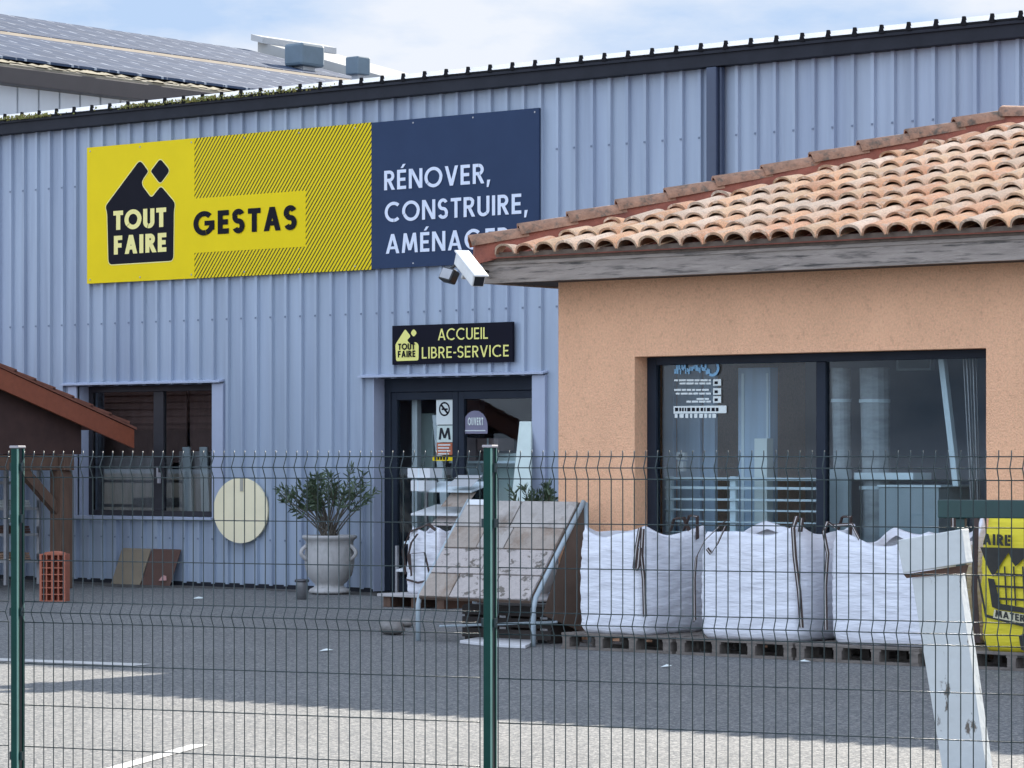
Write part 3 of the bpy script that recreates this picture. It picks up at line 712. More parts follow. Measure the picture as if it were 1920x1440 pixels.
# camera + flood light on the eave corner
zf0 = 27.7
cp = thing('security_camera', PD(866, 500, zf0-.2), 'white weatherproof security camera at the corner of the tiled roof', 'security camera')
A = PD(864, 484, zf0-.18); B = PD(898, 527, zf0-.55)
d = (B-A).normalized(); sd = d.cross(Vector((0,0,1))).normalized(); up = sd.cross(d).normalized()
def obox(mb, c0, c1, wv, hv, o1=0, o2=0):
    Mx = [c0+sd*a+up*b for a, b in ((-wv,-hv),(wv,-hv),(wv,hv),(-wv,hv))]; mb.prism(Mx, c1-c0)
q = MB(); obox(q, A, B, .058, .058); q.build('camera_case', white_plastic, cp, bevel=.012)
q = MB(); obox(q, A-d*.02+up*.062, B+d*.035+up*.062, .068, .008); q.build('sun_shield', white_plastic, cp, bevel=.006)
q = MB(); obox(q, B+d*.001, B+d*.006, .045, .045); q.build('lens_window', black_plastic, cp)
q = MB(); q.tube([A+d*.15-up*.05, A+d*.12-up*.13, Vector((EX-.003, EY+.2, zS+.08))], .018, 8); q.build('bracket', white_plastic, cp, smooth=True)
fl = thing('flood_light', PD(842, 517, zf0), 'black flood lamp hanging beside the white camera on the roof corner', 'flood lamp')
c = PD(842, 517, zf0-.1); q = MB(); Rm = Matrix.Translation(c) @ Matrix.Rotation(TH-.55, 4, 'Z') @ Matrix.Rotation(-.35, 4, 'X') @ Matrix.Rotation(.25, 4, 'Y')
q.box(-.07,-.05,-.06,.07,.05,.06, Rm); q.build('lamp_housing', black_plastic, fl, bevel=.015)
q = MB(); q.box(-.055,-.054,-.045,.055,-.051,.045, Rm); q.build('lamp_glass', steel, fl)
q = MB(); q.tube([c+Vector((0,0,.05)), c+Vector((.02,.05,.09)), Vector((EX-.003, EY+.28, zS+.1))], .014, 8); q.build('bracket', black_plastic, fl, smooth=True)

# ---- things behind the house window
def simple(name, label, cat, parts, group=None):
    allv = [v for _, mb, _ in parts for v in mb.v]; lo = Vector((sum(v[0] for v in allv)/len(allv), sum(v[1] for v in allv)/len(allv), min(v[2] for v in allv)))
    if len(parts) == 1:
        n, mb, m_ = parts[0]; o = mb.build(name, m_, origin=lo, bevel=.004); return tag(o, label, cat, group)
    t_ = thing(name, lo, label, cat, group)
    for n, mb, m_ in parts: mb.build(n, m_, t_, bevel=.003)
    return t_
YI = YH+.45
def IB(px0, py0, px1, py1, Y=YI, d=.05, mb=None):
    mb = mb or MB(); A = P(px0, py0, Y); B = P(px1, py1, Y); mb.box(A.x, Y, B.z, B.x, Y+d, A.z); return mb
rkl = []
for py in (898, 915, 937, 957, 979, 999): rkl.append(('slat', IB(1246, py-3.5, 1536, py+4, YI, .03), slat_m))
for px in (1248, 1368, 1530): A = P(px, 893, YI+.031); B = P(px+11, 893, YI+.031); rkl.append(('upright', MB().box(A.x, YI+.031, .016, B.x, YI+.07, A.z), slat_m))
simple('slatted_rack', 'low pale slatted rack behind the left window pane', 'rack', rkl)
q = MB(); A, B = P(1240, 684, YI+.35), P(1338, 684, YI+.35); wd = (B.x-A.x)/4  # panels added indoors stand in for a building reflected in the glass
for k in range(4): q.box(A.x+wd*k+.01, YI+.35+.03*(k % 2), .016, A.x+wd*(k+1)-.01, YI+.40+.03*(k % 2), A.z)
simple('reflection_panels', 'tall blue-grey panels standing in for a reflection behind the notices on the left window pane', 'panel', [('panel', q, reflection_blue)])
q = MB(); A, B = P(1384, 690, YI+.4), P(1444, 690, YI+.4); q.box(A.x, YI+.4, .016, B.x, YI+.52, A.z); q2 = MB(); q2.box(A.x+.04, YI+.39, .05, A.x+.07, YI+.398, A.z-.05); q2.box(B.x-.035, YI+.39, .05, B.x-.015, YI+.398, A.z-.05)  # narrow panel added as part of the same stand-in reflection
simple('reflection_upright', 'narrow blue-grey panel standing in for a reflection in the middle of the left window pane', 'cabinet', [('reflection_panel_body', q, reflection_blue), ('added_edge_strip', q2, slat_m)])
q = MB(); A, B = P(1414, 822, YI+.2), P(1438, 822, YI+.2); q.box(A.x, YI+.2, .85, B.x, YI+.3, A.z); q2 = MB(); q2.box(A.x-.3, YI+.12, .70, B.x+.5, YI+.39, .85)
simple('leaflet_holder', 'pale leaflet holder on the counter in front of the narrow stand-in panel', 'holder', [('holder', q, paper)])
tag(q2.build('counter', greypanel), 'grey counter under the leaflet holder behind the window', 'counter')
q = IB(1268, 848, 1283, 862, YI+.1, .05); q2 = IB(1270, 865, 1281, 884, YI+.1, .05)
simple('wall_switch', 'small white device with a dark centre behind the slatted rack', 'device', [('switch_plate', q, whitebox), ('lower_plate', q2, whitebox), ('button', IB(1272, 852, 1279, 858, YI+.095, .004), black)])
q = MB(); a = P(1757, 662, YI+.1); b = P(1786, 912, YI+.1); q.prism([(a.x,YI+.1,a.z),(b.x,YI+.1,b.z),(b.x+.055,YI+.1,b.z),(a.x+.055,YI+.1,a.z)], (0,.06,0))
simple('leaning_batten', 'long pale batten leaning behind the right window pane', 'batten', [('batten', q, slat_m)])
q = MB()
for i in range(5):
    a = P(1806+i*6, 664, YI+.05+.03*i); b = P(1822+i*4, 960, YI+.05+.03*i); q.tube([a, b], .008+.004*(i % 2), 6)
simple('rod_bundle', 'bundle of thin rods standing at the right edge of the window', 'rods', [('rods', q, steel)])
q = IB(1648, 914, 1760, 1010, YI, .5); q2 = IB(1644, 909, 1764, 914, YI-.02, .54)
simple('grey_chest', 'grey chest low behind the right window pane, above the third white sack', 'chest', [('chest_body', q, greypanel), ('lid', q2, slat_m)])
q = IB(1601, 886, 1712, 900, YI+.25, .3); simple('glass_shelf', 'pale blue shelf board behind the right window pane', 'shelf', [('shelf_board', q, slat_m)])
for px, rr, yy, lab in ((1577, .085, .5, 'dark grey roll standing beside the window mullion'), (1640, .13, .45, 'thick grey wrapped roll standing in the middle of the right window pane')):
    a = P(px, 690, YI+yy); q = MB(); q.tube([(a.x,a.y,.016),(a.x+.02,a.y,1.2),(a.x,a.y,a.z)], [rr, rr*.92, rr*1.02], 16); q2 = MB(); q2.tube([(a.x,a.y,1.35),(a.x,a.y,1.38)], rr*1.05, 16); q2.tube([(a.x,a.y,a.z-.3),(a.x,a.y,a.z-.27)], rr*1.06, 16)
    simple('fabric_roll', lab, 'roll', [('roll_body', q, pipe_m), ('tie_band', q2, slat_m)])
q = IB(1552, 880, 1590, 1000, YI+.2, .06); simple('side_panel_frame', 'pale upright frame right of the window mullion', 'frame', [('frame', q, greypanel)])
q = IB(1680, 668, 1746, 694, YI+2.2, .06); simple('notice_frame', 'pale framed notice at the back of the room behind the right pane', 'frame', [('notice', q, slat_m), ('sheet', IB(1684, 671, 1742, 690, YI+2.19, .008), greypanel)])

# ---- things behind the entrance door
YD = YW+.40; YO = YW-.62
def DB(px0, py0, px1, py1, Y=YD, d=.06, mb=None): return IB(px0, py0, px1, py1, Y, d, mb)
q = MB(); A = P(772, 735, YD); q.box(A.x, YD, .012, A.x+.085, YD+.08, A.z); simple('white_post', 'slim white post just behind the left door leaf', 'post', [('post', q, whitebox)])
q = MB(); A, B = P(785, 775, YD+.3), P(812, 775, YD+.3); q.box(A.x, YD+.3, .012, B.x, YD+.34, A.z); simple('green_glass_sheet', 'pale green sheet standing behind the left door leaf', 'sheet', [('sheet', q, palegreen)])
q = MB(); a = P(810, 778, YD+.02); b = P(826, 950, YD+.02); q.prism([(a.x,a.y,a.z),(b.x,b.y,b.z),(b.x+.12,b.y,b.z),(a.x+.07,a.y,a.z)], (0,.05,0)); simple('white_plank', 'white plank leaning behind the posters on the door', 'plank', [('plank', q, whitebox)])
q = MB(); a, b, c, d_ = P(974, 790, YW-.04), P(958, 945, YW-.30), P(994, 945, YW-.30), P(996, 790, YW-.04); q.prism([tuple(v) for v in (b, c, d_, a)], (0,.03,.0)); simple('pale_board', 'pale green-white board leaning against the right side of the entrance door', 'board', [('board', q, palegreen)])
shl = []
xs0, xs1 = X(766, YO), X(888, YO)
for k, z in enumerate((.30, .62, .95, 1.22)):
    shl.append(('shelf_board', MB().prism([(xs0+.06*k,YO-.22+.06*k,z),(xs1,YO-.22+.06*k,z),(xs1,YO+.36,z+.10),(xs0+.06*k,YO+.36,z+.10)], (0,0,.025)), whitebox if k % 2 == 0 else slat_m))
for xx in (xs0-.035, xs1+.001): shl.append(('upright', MB().box(xx, YO+.32, .002, xx+.034, YO+.36, 1.45), steel)); shl.append(('upright', MB().box(xx, YO-.2, .002, xx+.034, YO-.165, .6), steel))
simple('sample_shelves', 'stepped shelves with pale samples standing outside the entrance door', 'shelves', shl)
for k, (u0, v0, u1, v1, m_, lab) in enumerate(((806, 962, 856, 985, stone_c, 'mottled stone sample on the lower shelf outside the entrance door'), (826, 925, 872, 950, stone_b, 'tan stone sample on the middle shelf outside the entrance door'), (838, 893, 884, 912, pvdark, 'grey stone sample on the upper shelf outside the entrance door'))):
    A = P(u0, v1, YO-.1); B = P(u1, v0, YO-.1); q = MB(); q.prism([(A.x,YO-.1,A.z),(B.x,YO-.1,A.z),(B.x+.03,YO+.05,B.z),(A.x+.03,YO+.05,B.z)], (0,.02,.012)); tag(q.build('stone_sample', m_, origin=(A.x,YO,A.z), bevel=.003), lab, 'sample')
for (p0, q0, p1, q1, zz, lab, m_) in ((764,876,806,896,-.05,'wide white carton on top of the stepped shelves outside the door', whitebox), (770,901,796,921,-.12,'small white carton under the wide one outside the door', whitebox)):
    q = DB(p0, q0, p1, q1, YO+zz, .22); q2 = DB((p0+p1)/2-1.5, q0+.5, (p0+p1)/2+1.5, q1, YO+zz-.003, .002)
    simple('carton', lab, 'carton', [('carton_body', q, m_), ('tape', q2, slat_m)])
for (p0, q0, p1, q1, zz, lab, m_) in ((852,821,892,868,.2,'mauve-brown carton behind the middle of the entrance door', M('mauve_carton', (.30,.24,.25), .8)), (895,822,934,845,.2,'low reddish carton on the counter behind the right door leaf', M('red_brown_carton', (.34,.24,.23), .8))):
    q = DB(p0, q0, p1, q1, YD+zz, .3); q2 = DB((p0+p1)/2-1.5, q0-.4, (p0+p1)/2+1.5, q1, YD+zz-.003, .002)
    simple('carton', lab, 'carton', [('carton_body', q, m_), ('tape', q2, slat_m)])
q = DB(846, 868, 905, 915, YD+.2, .4); simple('shop_counter', 'grey counter behind the entrance door under the cartons', 'counter', [('counter_body', q, greypanel), ('counter_top', DB(842, 864, 990, 869, YD+.15, .5), slat_m)])
q = DB(930, 850, 975, 945, YD+.4, .1); simple('pale_partition', 'pale panel low behind the right door leaf', 'panel', [('panel', q, palegreen)])
q = MB(); A, B = P(172, 730, YW+.6), P(396, 730, YW+.6); q.box(A.x-.1, YW+.50, .003, mu-.1, YW+.53, 1.62); q.box(mu+.02, YW+.52, .003, B.x+.1, YW+.55, 1.70); simple('stacked_boards', 'dull brown boards standing inside the left warehouse window', 'boards', [('boards', q, M('dull_board', (.30,.26,.26), .8, .35, 3, stretch=(3,3,.6)))])
q = MB(); A, B = P(178, 724, YW+.7), P(396, 724, YW+.7); q.box(A.x-.2, YW+.7, 1.55, mu-.02, YW+.72, A.z+.1); q.box(mu+.02, YW+.72, 1.6, B.x+.2, YW+.74, A.z+.1); simple('brown_blind', 'brown blind hanging inside the upper half of the left warehouse window', 'blind', [('blind', q, M('brown_blind', (.15,.085,.075), .9, .4, 2, stretch=(2,2,1)))])
for px, h in ((352, 838), (384, 838)):
    q = MB(); a = P(px, h, YW+.42); q.prism([(a.x-.06,a.y,.85),(a.x+.08,a.y,.85),(a.x+.03,a.y,a.z),(a.x-.10,a.y,a.z)], (0,.03,0)); simple('curtain_strip', ('left' if px < 370 else 'right')+' one of two pale strips hanging low in the right half of the warehouse window', 'strip', [('strip', q, pvdark)])

# ================================================================== BACK BUILDING WITH SOLAR ROOF
BX = -46.0
bz = 9.10; yb0, yb1 = 41.0, 61.2; ya1 = 57.8
bb = thing('solar_barn', (BX-10, 50, 0), 'tall pale metal shed with solar panels on its roof, behind the warehouse at left', 'building')
mb = MB()
for k in range(int((yb1-yb0)/.5)+1):
    y = yb0-4+k*.55
    mb.box(BX-.2, y, 0, BX, y+.5, bz-.3); mb.box(BX-.2, y+.5, 0, BX-.05, y+.55, bz-.3)
mb.build('wall', M('pale_cladding', (.55,.57,.60), .5, .08, 2, stretch=(1,1,.2)), bb)
mb = MB(); mb.box(BX+.001, yb0-4, bz-.30, BX+.35, yb1, bz+.03); mb.build('gutter', M('brown_gutter', (.050,.042,.043), .5, .1, 3), bb, bevel=.02)
rs = .27; RW = 10.0
def rp_(xo, y, h=0): return (BX+.3-xo, y, bz+.02+xo*rs+h)
mb = MB(); y0_, y1_ = yb0-5, yb1
mb.prism([rp_(0,y0_), rp_(0,y0_,.06), rp_(RW,y0_,.06), rp_(2*RW,y0_,.06-2*RW*rs), rp_(2*RW,y0_,-2*RW*rs), rp_(RW,y0_)], (0, y1_-y0_, 0))
bro = mb.build('roof', M('dirty_metal_roof', (.20,.18,.14), .8, .3, 3), bb)
for u0, u1 in ((.35, 4.9), (5.7, 9.9)):
    q = MB(); q.add([rp_(u0,y0_+.2,.12), rp_(u0,ya1,.12), rp_(u1,ya1,.12), rp_(u1,y0_+.2,.12), rp_(u0,y0_+.2,.17), rp_(u0,ya1,.17), rp_(u1,ya1,.17), rp_(u1,y0_+.2,.17)], [(0,1,2,3),(4,7,6,5),(0,4,5,1),(1,5,6,2),(2,6,7,3),(3,7,4,0)])
    q.build('solar_array', solar, bro)
q = MB(); 
for i in range(420):
    xo = random.choice([random.uniform(.03,.34), random.uniform(.05,.3), random.uniform(5.0,5.6)]); y = random.uniform(y0_, ya1); s = random.uniform(.03,.10); p = Vector(rp_(xo, y, .06)); q.add([p+Vector((-s,-s*2,0)), p+Vector((s,-s*2,0)), p+Vector((s,s*2,0)), p+Vector((-s,s*2,0)), p+Vector((0,0,s*.6))], [(0,1,4),(1,2,4),(2,3,4),(3,0,4)])
q.build('roof_lichen', M('ochre_lichen', (.27,.24,.17), .95, .4, 3), bro, recalc=False)
q = MB(); q.prism([rp_(4.95,y0_,.07), rp_(4.95,y0_,.16), rp_(5.65,y0_,.16), rp_(5.65,y0_,.07)], (0,ya1-y0_,0)); q.build('walkway_strip', M('lichened_strip', (.16,.13,.095), .95, .35, 2), bro)
q = MB(); q.prism([rp_(-.05,ya1+.5,.07), rp_(-.05,ya1+.5,.26), rp_(RW+.05,ya1+.5,.40), rp_(RW+.05,ya1+.5,.07)], (0,2.7,0)); q.build('raised_roof_sheet', M('light_roof_sheet', (.36,.36,.35), .5, .08, 2), bro)
q = MB(); q.prism([rp_(RW-.3,ya1+.3,.40), rp_(RW-.3,ya1+.3,.56), rp_(RW+.1,ya1+.3,.56), rp_(RW+.1,ya1+.3,.40)], (0,2.8,0)); q.build('ridge_cap', pvdark, bro)
vent_m = M('blue_grey_vent_paint', (.13,.18,.22), .5, .12, 3)
for px, py, xx, sx, sy, sz, lab in ((571, 126, -52.2, .30, .42, .55, 'larger blue-grey ventilation box on the far shed roof'), (671, 141, -49.4, .20, .22, .42, 'smaller blue-grey ventilation box nearer the warehouse roof edge')):
    dx, dy = ray(px); zf_ = xx/dx; y = dy*zf_; zr_ = HC-(py-HY)*zf_/F
    v = thing('roof_ventilator', (xx, y, bz+.08+(BX+.3-xx)*rs), lab, 'ventilator', 'ventilation boxes on the far roof')
    q = MB(); q.box(xx-sx, y-sy, zr_, xx+sx, y+sy, zr_+sz); q.build('vent_hood', vent_m, v, bevel=.07 if sx > .25 else .03)
    q = MB(); q.box(xx-sx*.5, y-sy*.5, bz+.05+(BX+.3-xx)*rs, xx+sx*.5, y+sy*.5, zr_+.03); q.build('vent_base', pvdark, v)
# ================================================================== TIMBER SHELTER at left
XS = P(252, 806, 27.75).x                                    # plane of the right-hand verge
def PX(px, py, X_): dx, dy = ray(px); z = X_/dx; return Vector((X_, dy*z, HC-(py-HY)*z/F))
vb, va = PX(252, 806, XS), PX(0, 690, XS); slp = (va.z-vb.z)/(va.y-vb.y); RUN = 3.3
yr, zr_s = vb.y-RUN, vb.z-slp*RUN                            # ridge
sh = thing('timber_shelter', (XS-2.2, yr, 0), 'open timber shelter with red-brown verge board at the left edge of the yard', 'shelter')
hb_ = .235
for sg_ in (1, -1):
    ye = yr+sg_*RUN
    br = MB(); br.prism([(XS, ye, vb.z), (XS, ye, vb.z-hb_), (XS, yr+.0005*sg_, zr_s-hb_-.02), (XS, yr+.0005*sg_, zr_s)], (-.04,0,0)); br.build('barge_board', redbrown, sh, bevel=.004)
rf = MB(); XL = XS-4.6
for sg_ in (1, -1):
    ye = yr+sg_*(RUN+.03)
    rf.prism([(XS+.015, ye, vb.z+.002), (XS+.015, ye, vb.z+.03), (XS+.015, yr, zr_s+.035), (XS+.015, yr, zr_s+.005)], (XL-XS,0,0))
    dn = Vector((0, ye-yr, vb.z-zr_s)); Ln = dn.length; dn.normalize(); up2 = Vector((1,0,0)).cross(dn)*sg_
    if up2.z < 0: up2 = -up2
    for s_ in range(int(Ln/.33)):
        for r_ in range(21):
            x_ = XS+.02-r_*.22; p0 = Vector((x_, yr, zr_s+.03))+dn*(s_*.33+.02); lx = Vector((-.2,0,0))
            rf.add([p0+up2*.015, p0+dn*.37+up2*.035, p0+dn*.37+up2*.035+lx, p0+up2*.015+lx, p0+dn*.37, p0+dn*.37+lx, p0, p0+lx], [(0,1,2,3),(1,4,5,2),(0,6,4,1),(3,2,5,7)])
rf.build('roof', M('dull_red_tile', (.22,.085,.055), .85, .25, 6), sh, recalc=False)
pw = .20; xp = XS-.14-pw; yp = PX(114, 1000, XS-.14).y
yp2 = 2*yr-yp-pw
zroof = lambda y: zr_s+slp*-abs(y-yr)*-1 if False else zr_s-abs(slp)*abs(y-yr)
for xx in (xp, XL+.2):
    for yy in (yp, yp2): p = MB(); p.box(xx, yy, .001, xx+pw, yy+pw, 1.46); p.build('post', darkwood, sh, bevel=.01)
for yy in (yp, yp2): p = MB(); p.box(XL+.1, yy+.01, 1.461, XS-.09, yy+.18, 1.66); p.build('tie_beam', darkwood, sh, bevel=.01)
for xx in (xp, XL+.2):
    p = MB(); p.prism([(xx+.02, yp2-.2, 1.661), (xx+.02, yp+pw+.2, 1.661), (xx+.02, yp+pw+.2, zroof(yp+pw+.2)-.01), (xx+.02, yr, zr_s-.01), (xx+.02, yp2-.2, zroof(yp2-.2)-.01)], (.12,0,0)); p.build('gable_boarding', M('dark_boarding', (.065,.033,.027), .85, .3, 4), sh)
    p = MB(); p.prism([(xx+.05, yp, .92), (xx+.05, yp, 1.08), (xx+.05, yp-.60, 1.60), (xx+.05, yp-.60, 1.44)], (.09,0,0)); p.build('knee_brace', darkwood, sh)
    p = MB(); p.box(xx+.03, yp2+pw+.001, 1.47, xx+.15, yp-.001, 1.65); p.build('plate_beam', darkwood, sh)
YT = yp
# rack inside the shelter
YT = 25.6; rkx1 = X(17, YT+1.3)
q2_ = [('shelf_board', MB().box(rkx1-1.9, YT+1.3, z, rkx1, YT+1.8, z+.035), pvdark) for z in (.28, .62, .95, 1.28)]
q2 = []
for xx in (rkx1-.05, rkx1-1.9): q2 += [('upright', MB().box(xx, YT+1.25, .001, xx+.05, YT+1.295, 1.7), steel), ('upright', MB().box(xx, YT+1.81, .001, xx+.05, YT+1.85, 1.7), steel)]
simple('storage_rack', 'metal storage rack of pale shelves under the timber shelter', 'rack', q2_+q2)
for z, cc, lab in ((.315, M('terracotta_plates', (.40,.26,.18), .8), 'stack of clay plates on the lowest shelf of the rack under the shelter'), (.655, brown_tile, 'stack of brown plates on the second shelf of the rack under the shelter'), (.985, paper, 'pile of white samples on the third shelf of the rack under the shelter')):
    q = MB()
    for k in range(3): q.box(rkx1-.62+.01*k, YT+1.34, z+.001+k*.032, rkx1-.06-.012*k, YT+1.72, z+.029+k*.032)
    simple('plate_stack', lab, 'stack', [('plates', q, cc)])

# hollow brick
c = G(98, 1128); W_, H_, D_ = .285, .535, .2
hb = thing('hollow_brick', (c.x, c.y, 0), 'red hollow clay brick standing on end beside the timber post', 'brick')
q = MB()
x0_ = c.x-W_/2; cells_x, cells_z, wl = 4, 7, .013
for i in range(cells_x+1): xx = x0_+(W_-wl)*i/cells_x; ww = wl*(1.9 if i in (0, 2, 4) else 1); q.box(xx-(ww-wl)/2, c.y+.0012*(i % 2), .001, xx+wl+(ww-wl)/2, c.y+D_, H_)
for j in range(cells_z+1): zz = .001+(H_-wl)*j/cells_z; q.box(x0_+.003, c.y+.0025, zz, x0_+W_-.003, c.y+D_-.003, zz+wl*.8)
q.box(x0_+.004, c.y+D_*.55, .004, x0_+W_-.004, c.y+D_*.6, H_-.004)
q.build('brick_body', brick_m, hb, recalc=False); hb.rotation_euler = (0, 0, TH-.12)
q = MB(); q.prism([(c.x+.11*math.cos(PI*i/10), c.y+.003, H_+.001+.028*math.sin(PI*i/10)) for i in range(11)], (0, D_-.01, 0)); q.build('rounded_lug', brick_m, hb)
# two slabs leaning on the wall
for p0, p1, p2, p3, m_, nm, lab in ((208,1102,262,1035,beige_tile,'leaning_slab','beige square slab leaning on the warehouse wall, left of the brown one'), (264,1103,318,1038,brown_tile,'leaning_slab','brown square slab leaning on the warehouse wall, right of the beige one')):
    yy = YW-.23; A = P(p0, p1, yy); B = P(p2, p1, yy); wv = B.x-A.x; hh = .44
    q = MB(); q.prism([(A.x,yy,.003),(A.x+wv,yy,.003),(A.x+wv+.03,YW-.07,hh),(A.x+.03,YW-.07,hh)], Vector((0,.022,.02)))
    o = q.build(nm, m_, origin=(A.x+wv/2, yy, 0), bevel=.003); tag(o, lab, 'slab')
    if m_ is brown_tile:
        q = MB(); q.poly([(A.x+wv*.66,yy+.0,.055+.015),(A.x+wv*.9,yy+.018,.075),(A.x+wv*.86,yy+.035,.13),(A.x+wv*.74,yy+.038,.14)]);
        s_ = q.build('pink_sticker', M('pink_label', (.55,.30,.28), .7), o); s_.location = (0,-.022,-.004)

# ================================================================== URN AND OLEANDERS
def urn(c, s, label):
    u = thing('garden_urn', c, label, 'planter')
    prof = [(.0,.012),(.235,.012),(.25,.03),(.235,.06),(.18,.085),(.165,.11),(.20,.14),(.265,.22),(.295,.34),(.298,.46),(.285,.56),(.282,.62),(.30,.645),(.325,.665),(.328,.69),(.315,.70),(.275,.70),(.262,.66)]
    q = MB(); q.lathe([(r_*s, z*s) for r_, z in prof], c, 48); q.build('pot', urn_m, u, smooth=True)
    q = MB(); q.lathe([(.001, .645*s), (.262*s, .645*s)], c, 32); q.build('soil', soil_m, u)
    for a in (math.radians(12), math.radians(-118), math.radians(132)):
        d = Vector((math.cos(a), math.sin(a), 0)); pth = [Vector(c)+d*(.285+.075*math.sin(PI*i/10))*s+Vector((0,0,(.58-.17*i/10)*s)) for i in range(11)]
        q = MB(); q.tube(pth, .024*s, 8); q.build('handle', urn_m, u, smooth=True)
    return u
def oleander(c, H, spread, label, nst=34, bias=0):
    u = thing('oleander', c, label, 'plant'); st_ = MB(); lf = MB(); c = Vector(c)
    for i in range(nst):
        a = random.uniform(0, 2*PI); rr = random.uniform(.15, 1)**.7*spread; top = Vector((math.cos(a)*rr+bias*random.random(), math.sin(a)*rr*.8, H*random.uniform(.62, 1.0)*(1-.30*(rr/spread)**2)))
        b0 = Vector((random.uniform(-.07,.07), random.uniform(-.07,.07), -.03)); pts = [c+b0+(top-b0)*t+Vector((top.x,top.y,0))*(-.22)*math.sin(PI*t)*(1-t)+Vector((random.uniform(-.012,.012),)*3) for t in (0,.2,.4,.6,.8,1)]
        st_.tube(pts, [.011,.010,.009,.007,.005,.003], 5)
        for k in range(30):
            t = random.uniform(.42, 1.0)**.62; j = min(4, int(t*5)); f = t*5-j; p = pts[j].lerp(pts[j+1], f); ax = (pts[j+1]-pts[j]).normalized()
            d = (Vector((random.gauss(0,1), random.gauss(0,1), random.gauss(0,.8))).normalized()*.8+ax*.75).normalized(); ln = random.uniform(.07,.13); wv = d.cross(Vector((random.gauss(0,1),random.gauss(0,1),random.gauss(0,1)))).normalized()*ln*.11; nn = d.cross(wv).normalized()*ln*.06
            lf.add([p, p+d*ln*.35+wv+nn, p+d*ln*.75+wv*.75, p+d*ln-nn, p+d*ln*.75-wv*.75, p+d*ln*.35-wv+nn], [(0,1,5),(1,2,4,5),(2,3,4)])
    st_.build('stems', stem_m, u, recalc=False); lf.build('foliage', leaf_m, u, recalc=False)
    return u
cu = P(618, 1113, YW-.62); cu.z = 0
urn(cu, 1.0, 'pale grey glazed urn with handles beside the entrance door, holding the oleander')
oleander(cu+Vector((0,0,.646)), .92, .70, 'green oleander growing in the pale urn left of the entrance door', 34)
c2 = P(1002, 1100, YW-.75); c2.z = 0
urn(c2, .95, 'second urn half hidden behind the stone display, by the corner of the salmon building')
oleander(c2+Vector((0,0,.6)), .75, .42, 'dark oleander showing above the stone display board', 26)
# metal ash bin
c = G(566, 1124); s_ = F/(HC*F/(1124-HY))
bn = thing('ash_bin', (c.x, c.y, 0), 'small steel bin standing at the left of the pale urn', 'bin')
q = MB(); q.lathe([(.0,.004),(.068,.004),(.068,.20)], (c.x,c.y,0), 24); q.build('bin_body', steel, bn, smooth=True)
q = MB(); q.lathe([(.066,.2),(.082,.2),(.084,.225),(.07,.232),(.02,.225)], (c.x,c.y,0), 24); q.build('bin_rim', M('dark_rim', (.10,.10,.11), .3, .1, 5, metal=.6), bn, smooth=True)

# ================================================================== STONE DISPLAY STAND
fl_, fr_ = G(783, 1203), G(1000, 1212)
y0 = (fl_.y+fr_.y)/2; xA, xB = fl_.x, fr_.x
zlo = P(1000, 1128, y0).z; run = .66; 
def at_run(d): return P(1085, 942, y0+d)
run = .5
for it in range(60):
    p = P(1085, 942, y0+run); run += (xB+.02-p.x)*-.5 if False else 0
# depth at which the top-right corner stands above the bottom-right one
lo_, hi_ = .1, 1.5
for it in range(40):
    md_ = (lo_+hi_)/2
    if P(1087, 942, y0+md_).x > xB: lo_ = md_
    else: hi_ = md_
run = (lo_+hi_)/2; zhi = P(1087, 942, y0+run).z
ds = thing('stone_display', ((xA+xB)/2, y0+.3, 0), 'sloping display board of stone paving samples on a pale metal stand', 'display stand')
dv = Vector((0, run, zhi-zlo)); nv = Vector((0, -(zhi-zlo), run)).normalized(); Ls = dv.length
o0 = Vector((xA-.03, y0, zlo)); Wd = xB-xA+.03
q = MB(); q.prism([o0, o0+Vector((Wd,0,0)), o0+Vector((Wd,0,0))+dv, o0+dv], -nv*.03); q.build('backing_board', board_m, ds)
# slabs in an irregular pattern
lay = [(0,0,.28,.24,'b'),(.28,0,.36,.24,'c'),(.64,0,.36,.24,'c'),(0,.24,.45,.26,'c'),(.45,.24,.55,.26,'c'),(0,.50,.30,.22,'b'),(.30,.50,.25,.22,'a'),(.55,.50,.45,.22,'b'),(0,.72,.5,.28,'a'),(.5,.72,.5,.28,'a')]
for (u, v, du, dv_, kd) in lay:
    gq = .006; a_ = o0+Vector((Wd*(u)+gq,0,0))+dv*(v)+nv*.001+dv*(gq/Ls)
    w1 = Vector((Wd*du-2*gq,0,0)); h1 = dv*(dv_-2*gq/Ls); tk = nv*(.018+random.uniform(0,.008))
    q = MB(); q.prism([a_+tk, a_+tk+w1, a_+tk+w1+h1, a_+tk+h1], -tk+nv*.0)
    q.build('stone_slab', {'a': stone_m, 'b': stone_b, 'c': stone_c}[kd], ds, bevel=.004)
# label card
a_ = o0+Vector((Wd*.02,0,0))+dv*.94+nv*.032; q = MB(); q.prism([a_, a_+Vector((.2,0,0)), a_+Vector((.2,0,0))+dv*.055, a_+dv*.055], -nv*.004); q.build('label_card', whitebox, ds)
q = MB(); t_ = .045
for xx in (xA-.075, xB+.002):
    leg = MB()
    pts = [Vector((xx+t_/2, y0+.02, .002)), Vector((xx+t_/2, y0+.02, zlo-.06)), Vector((xx+t_/2, y0+.05, zlo+.03)), Vector((xx+t_/2, y0+.02, zlo))+dv*.5, Vector((xx+t_/2, y0+.02, zlo))+dv*1.01]
    leg.tube(pts, t_/2, 8); leg.build('side_rail', framegrey, ds, smooth=True)
    bk = MB(); bk.tube([Vector((xx+t_/2, y0+run+.05, zhi)), Vector((xx+t_/2, y0+run+.12, .002))], t_/2, 8); bk.build('leg', framegrey, ds, smooth=True)
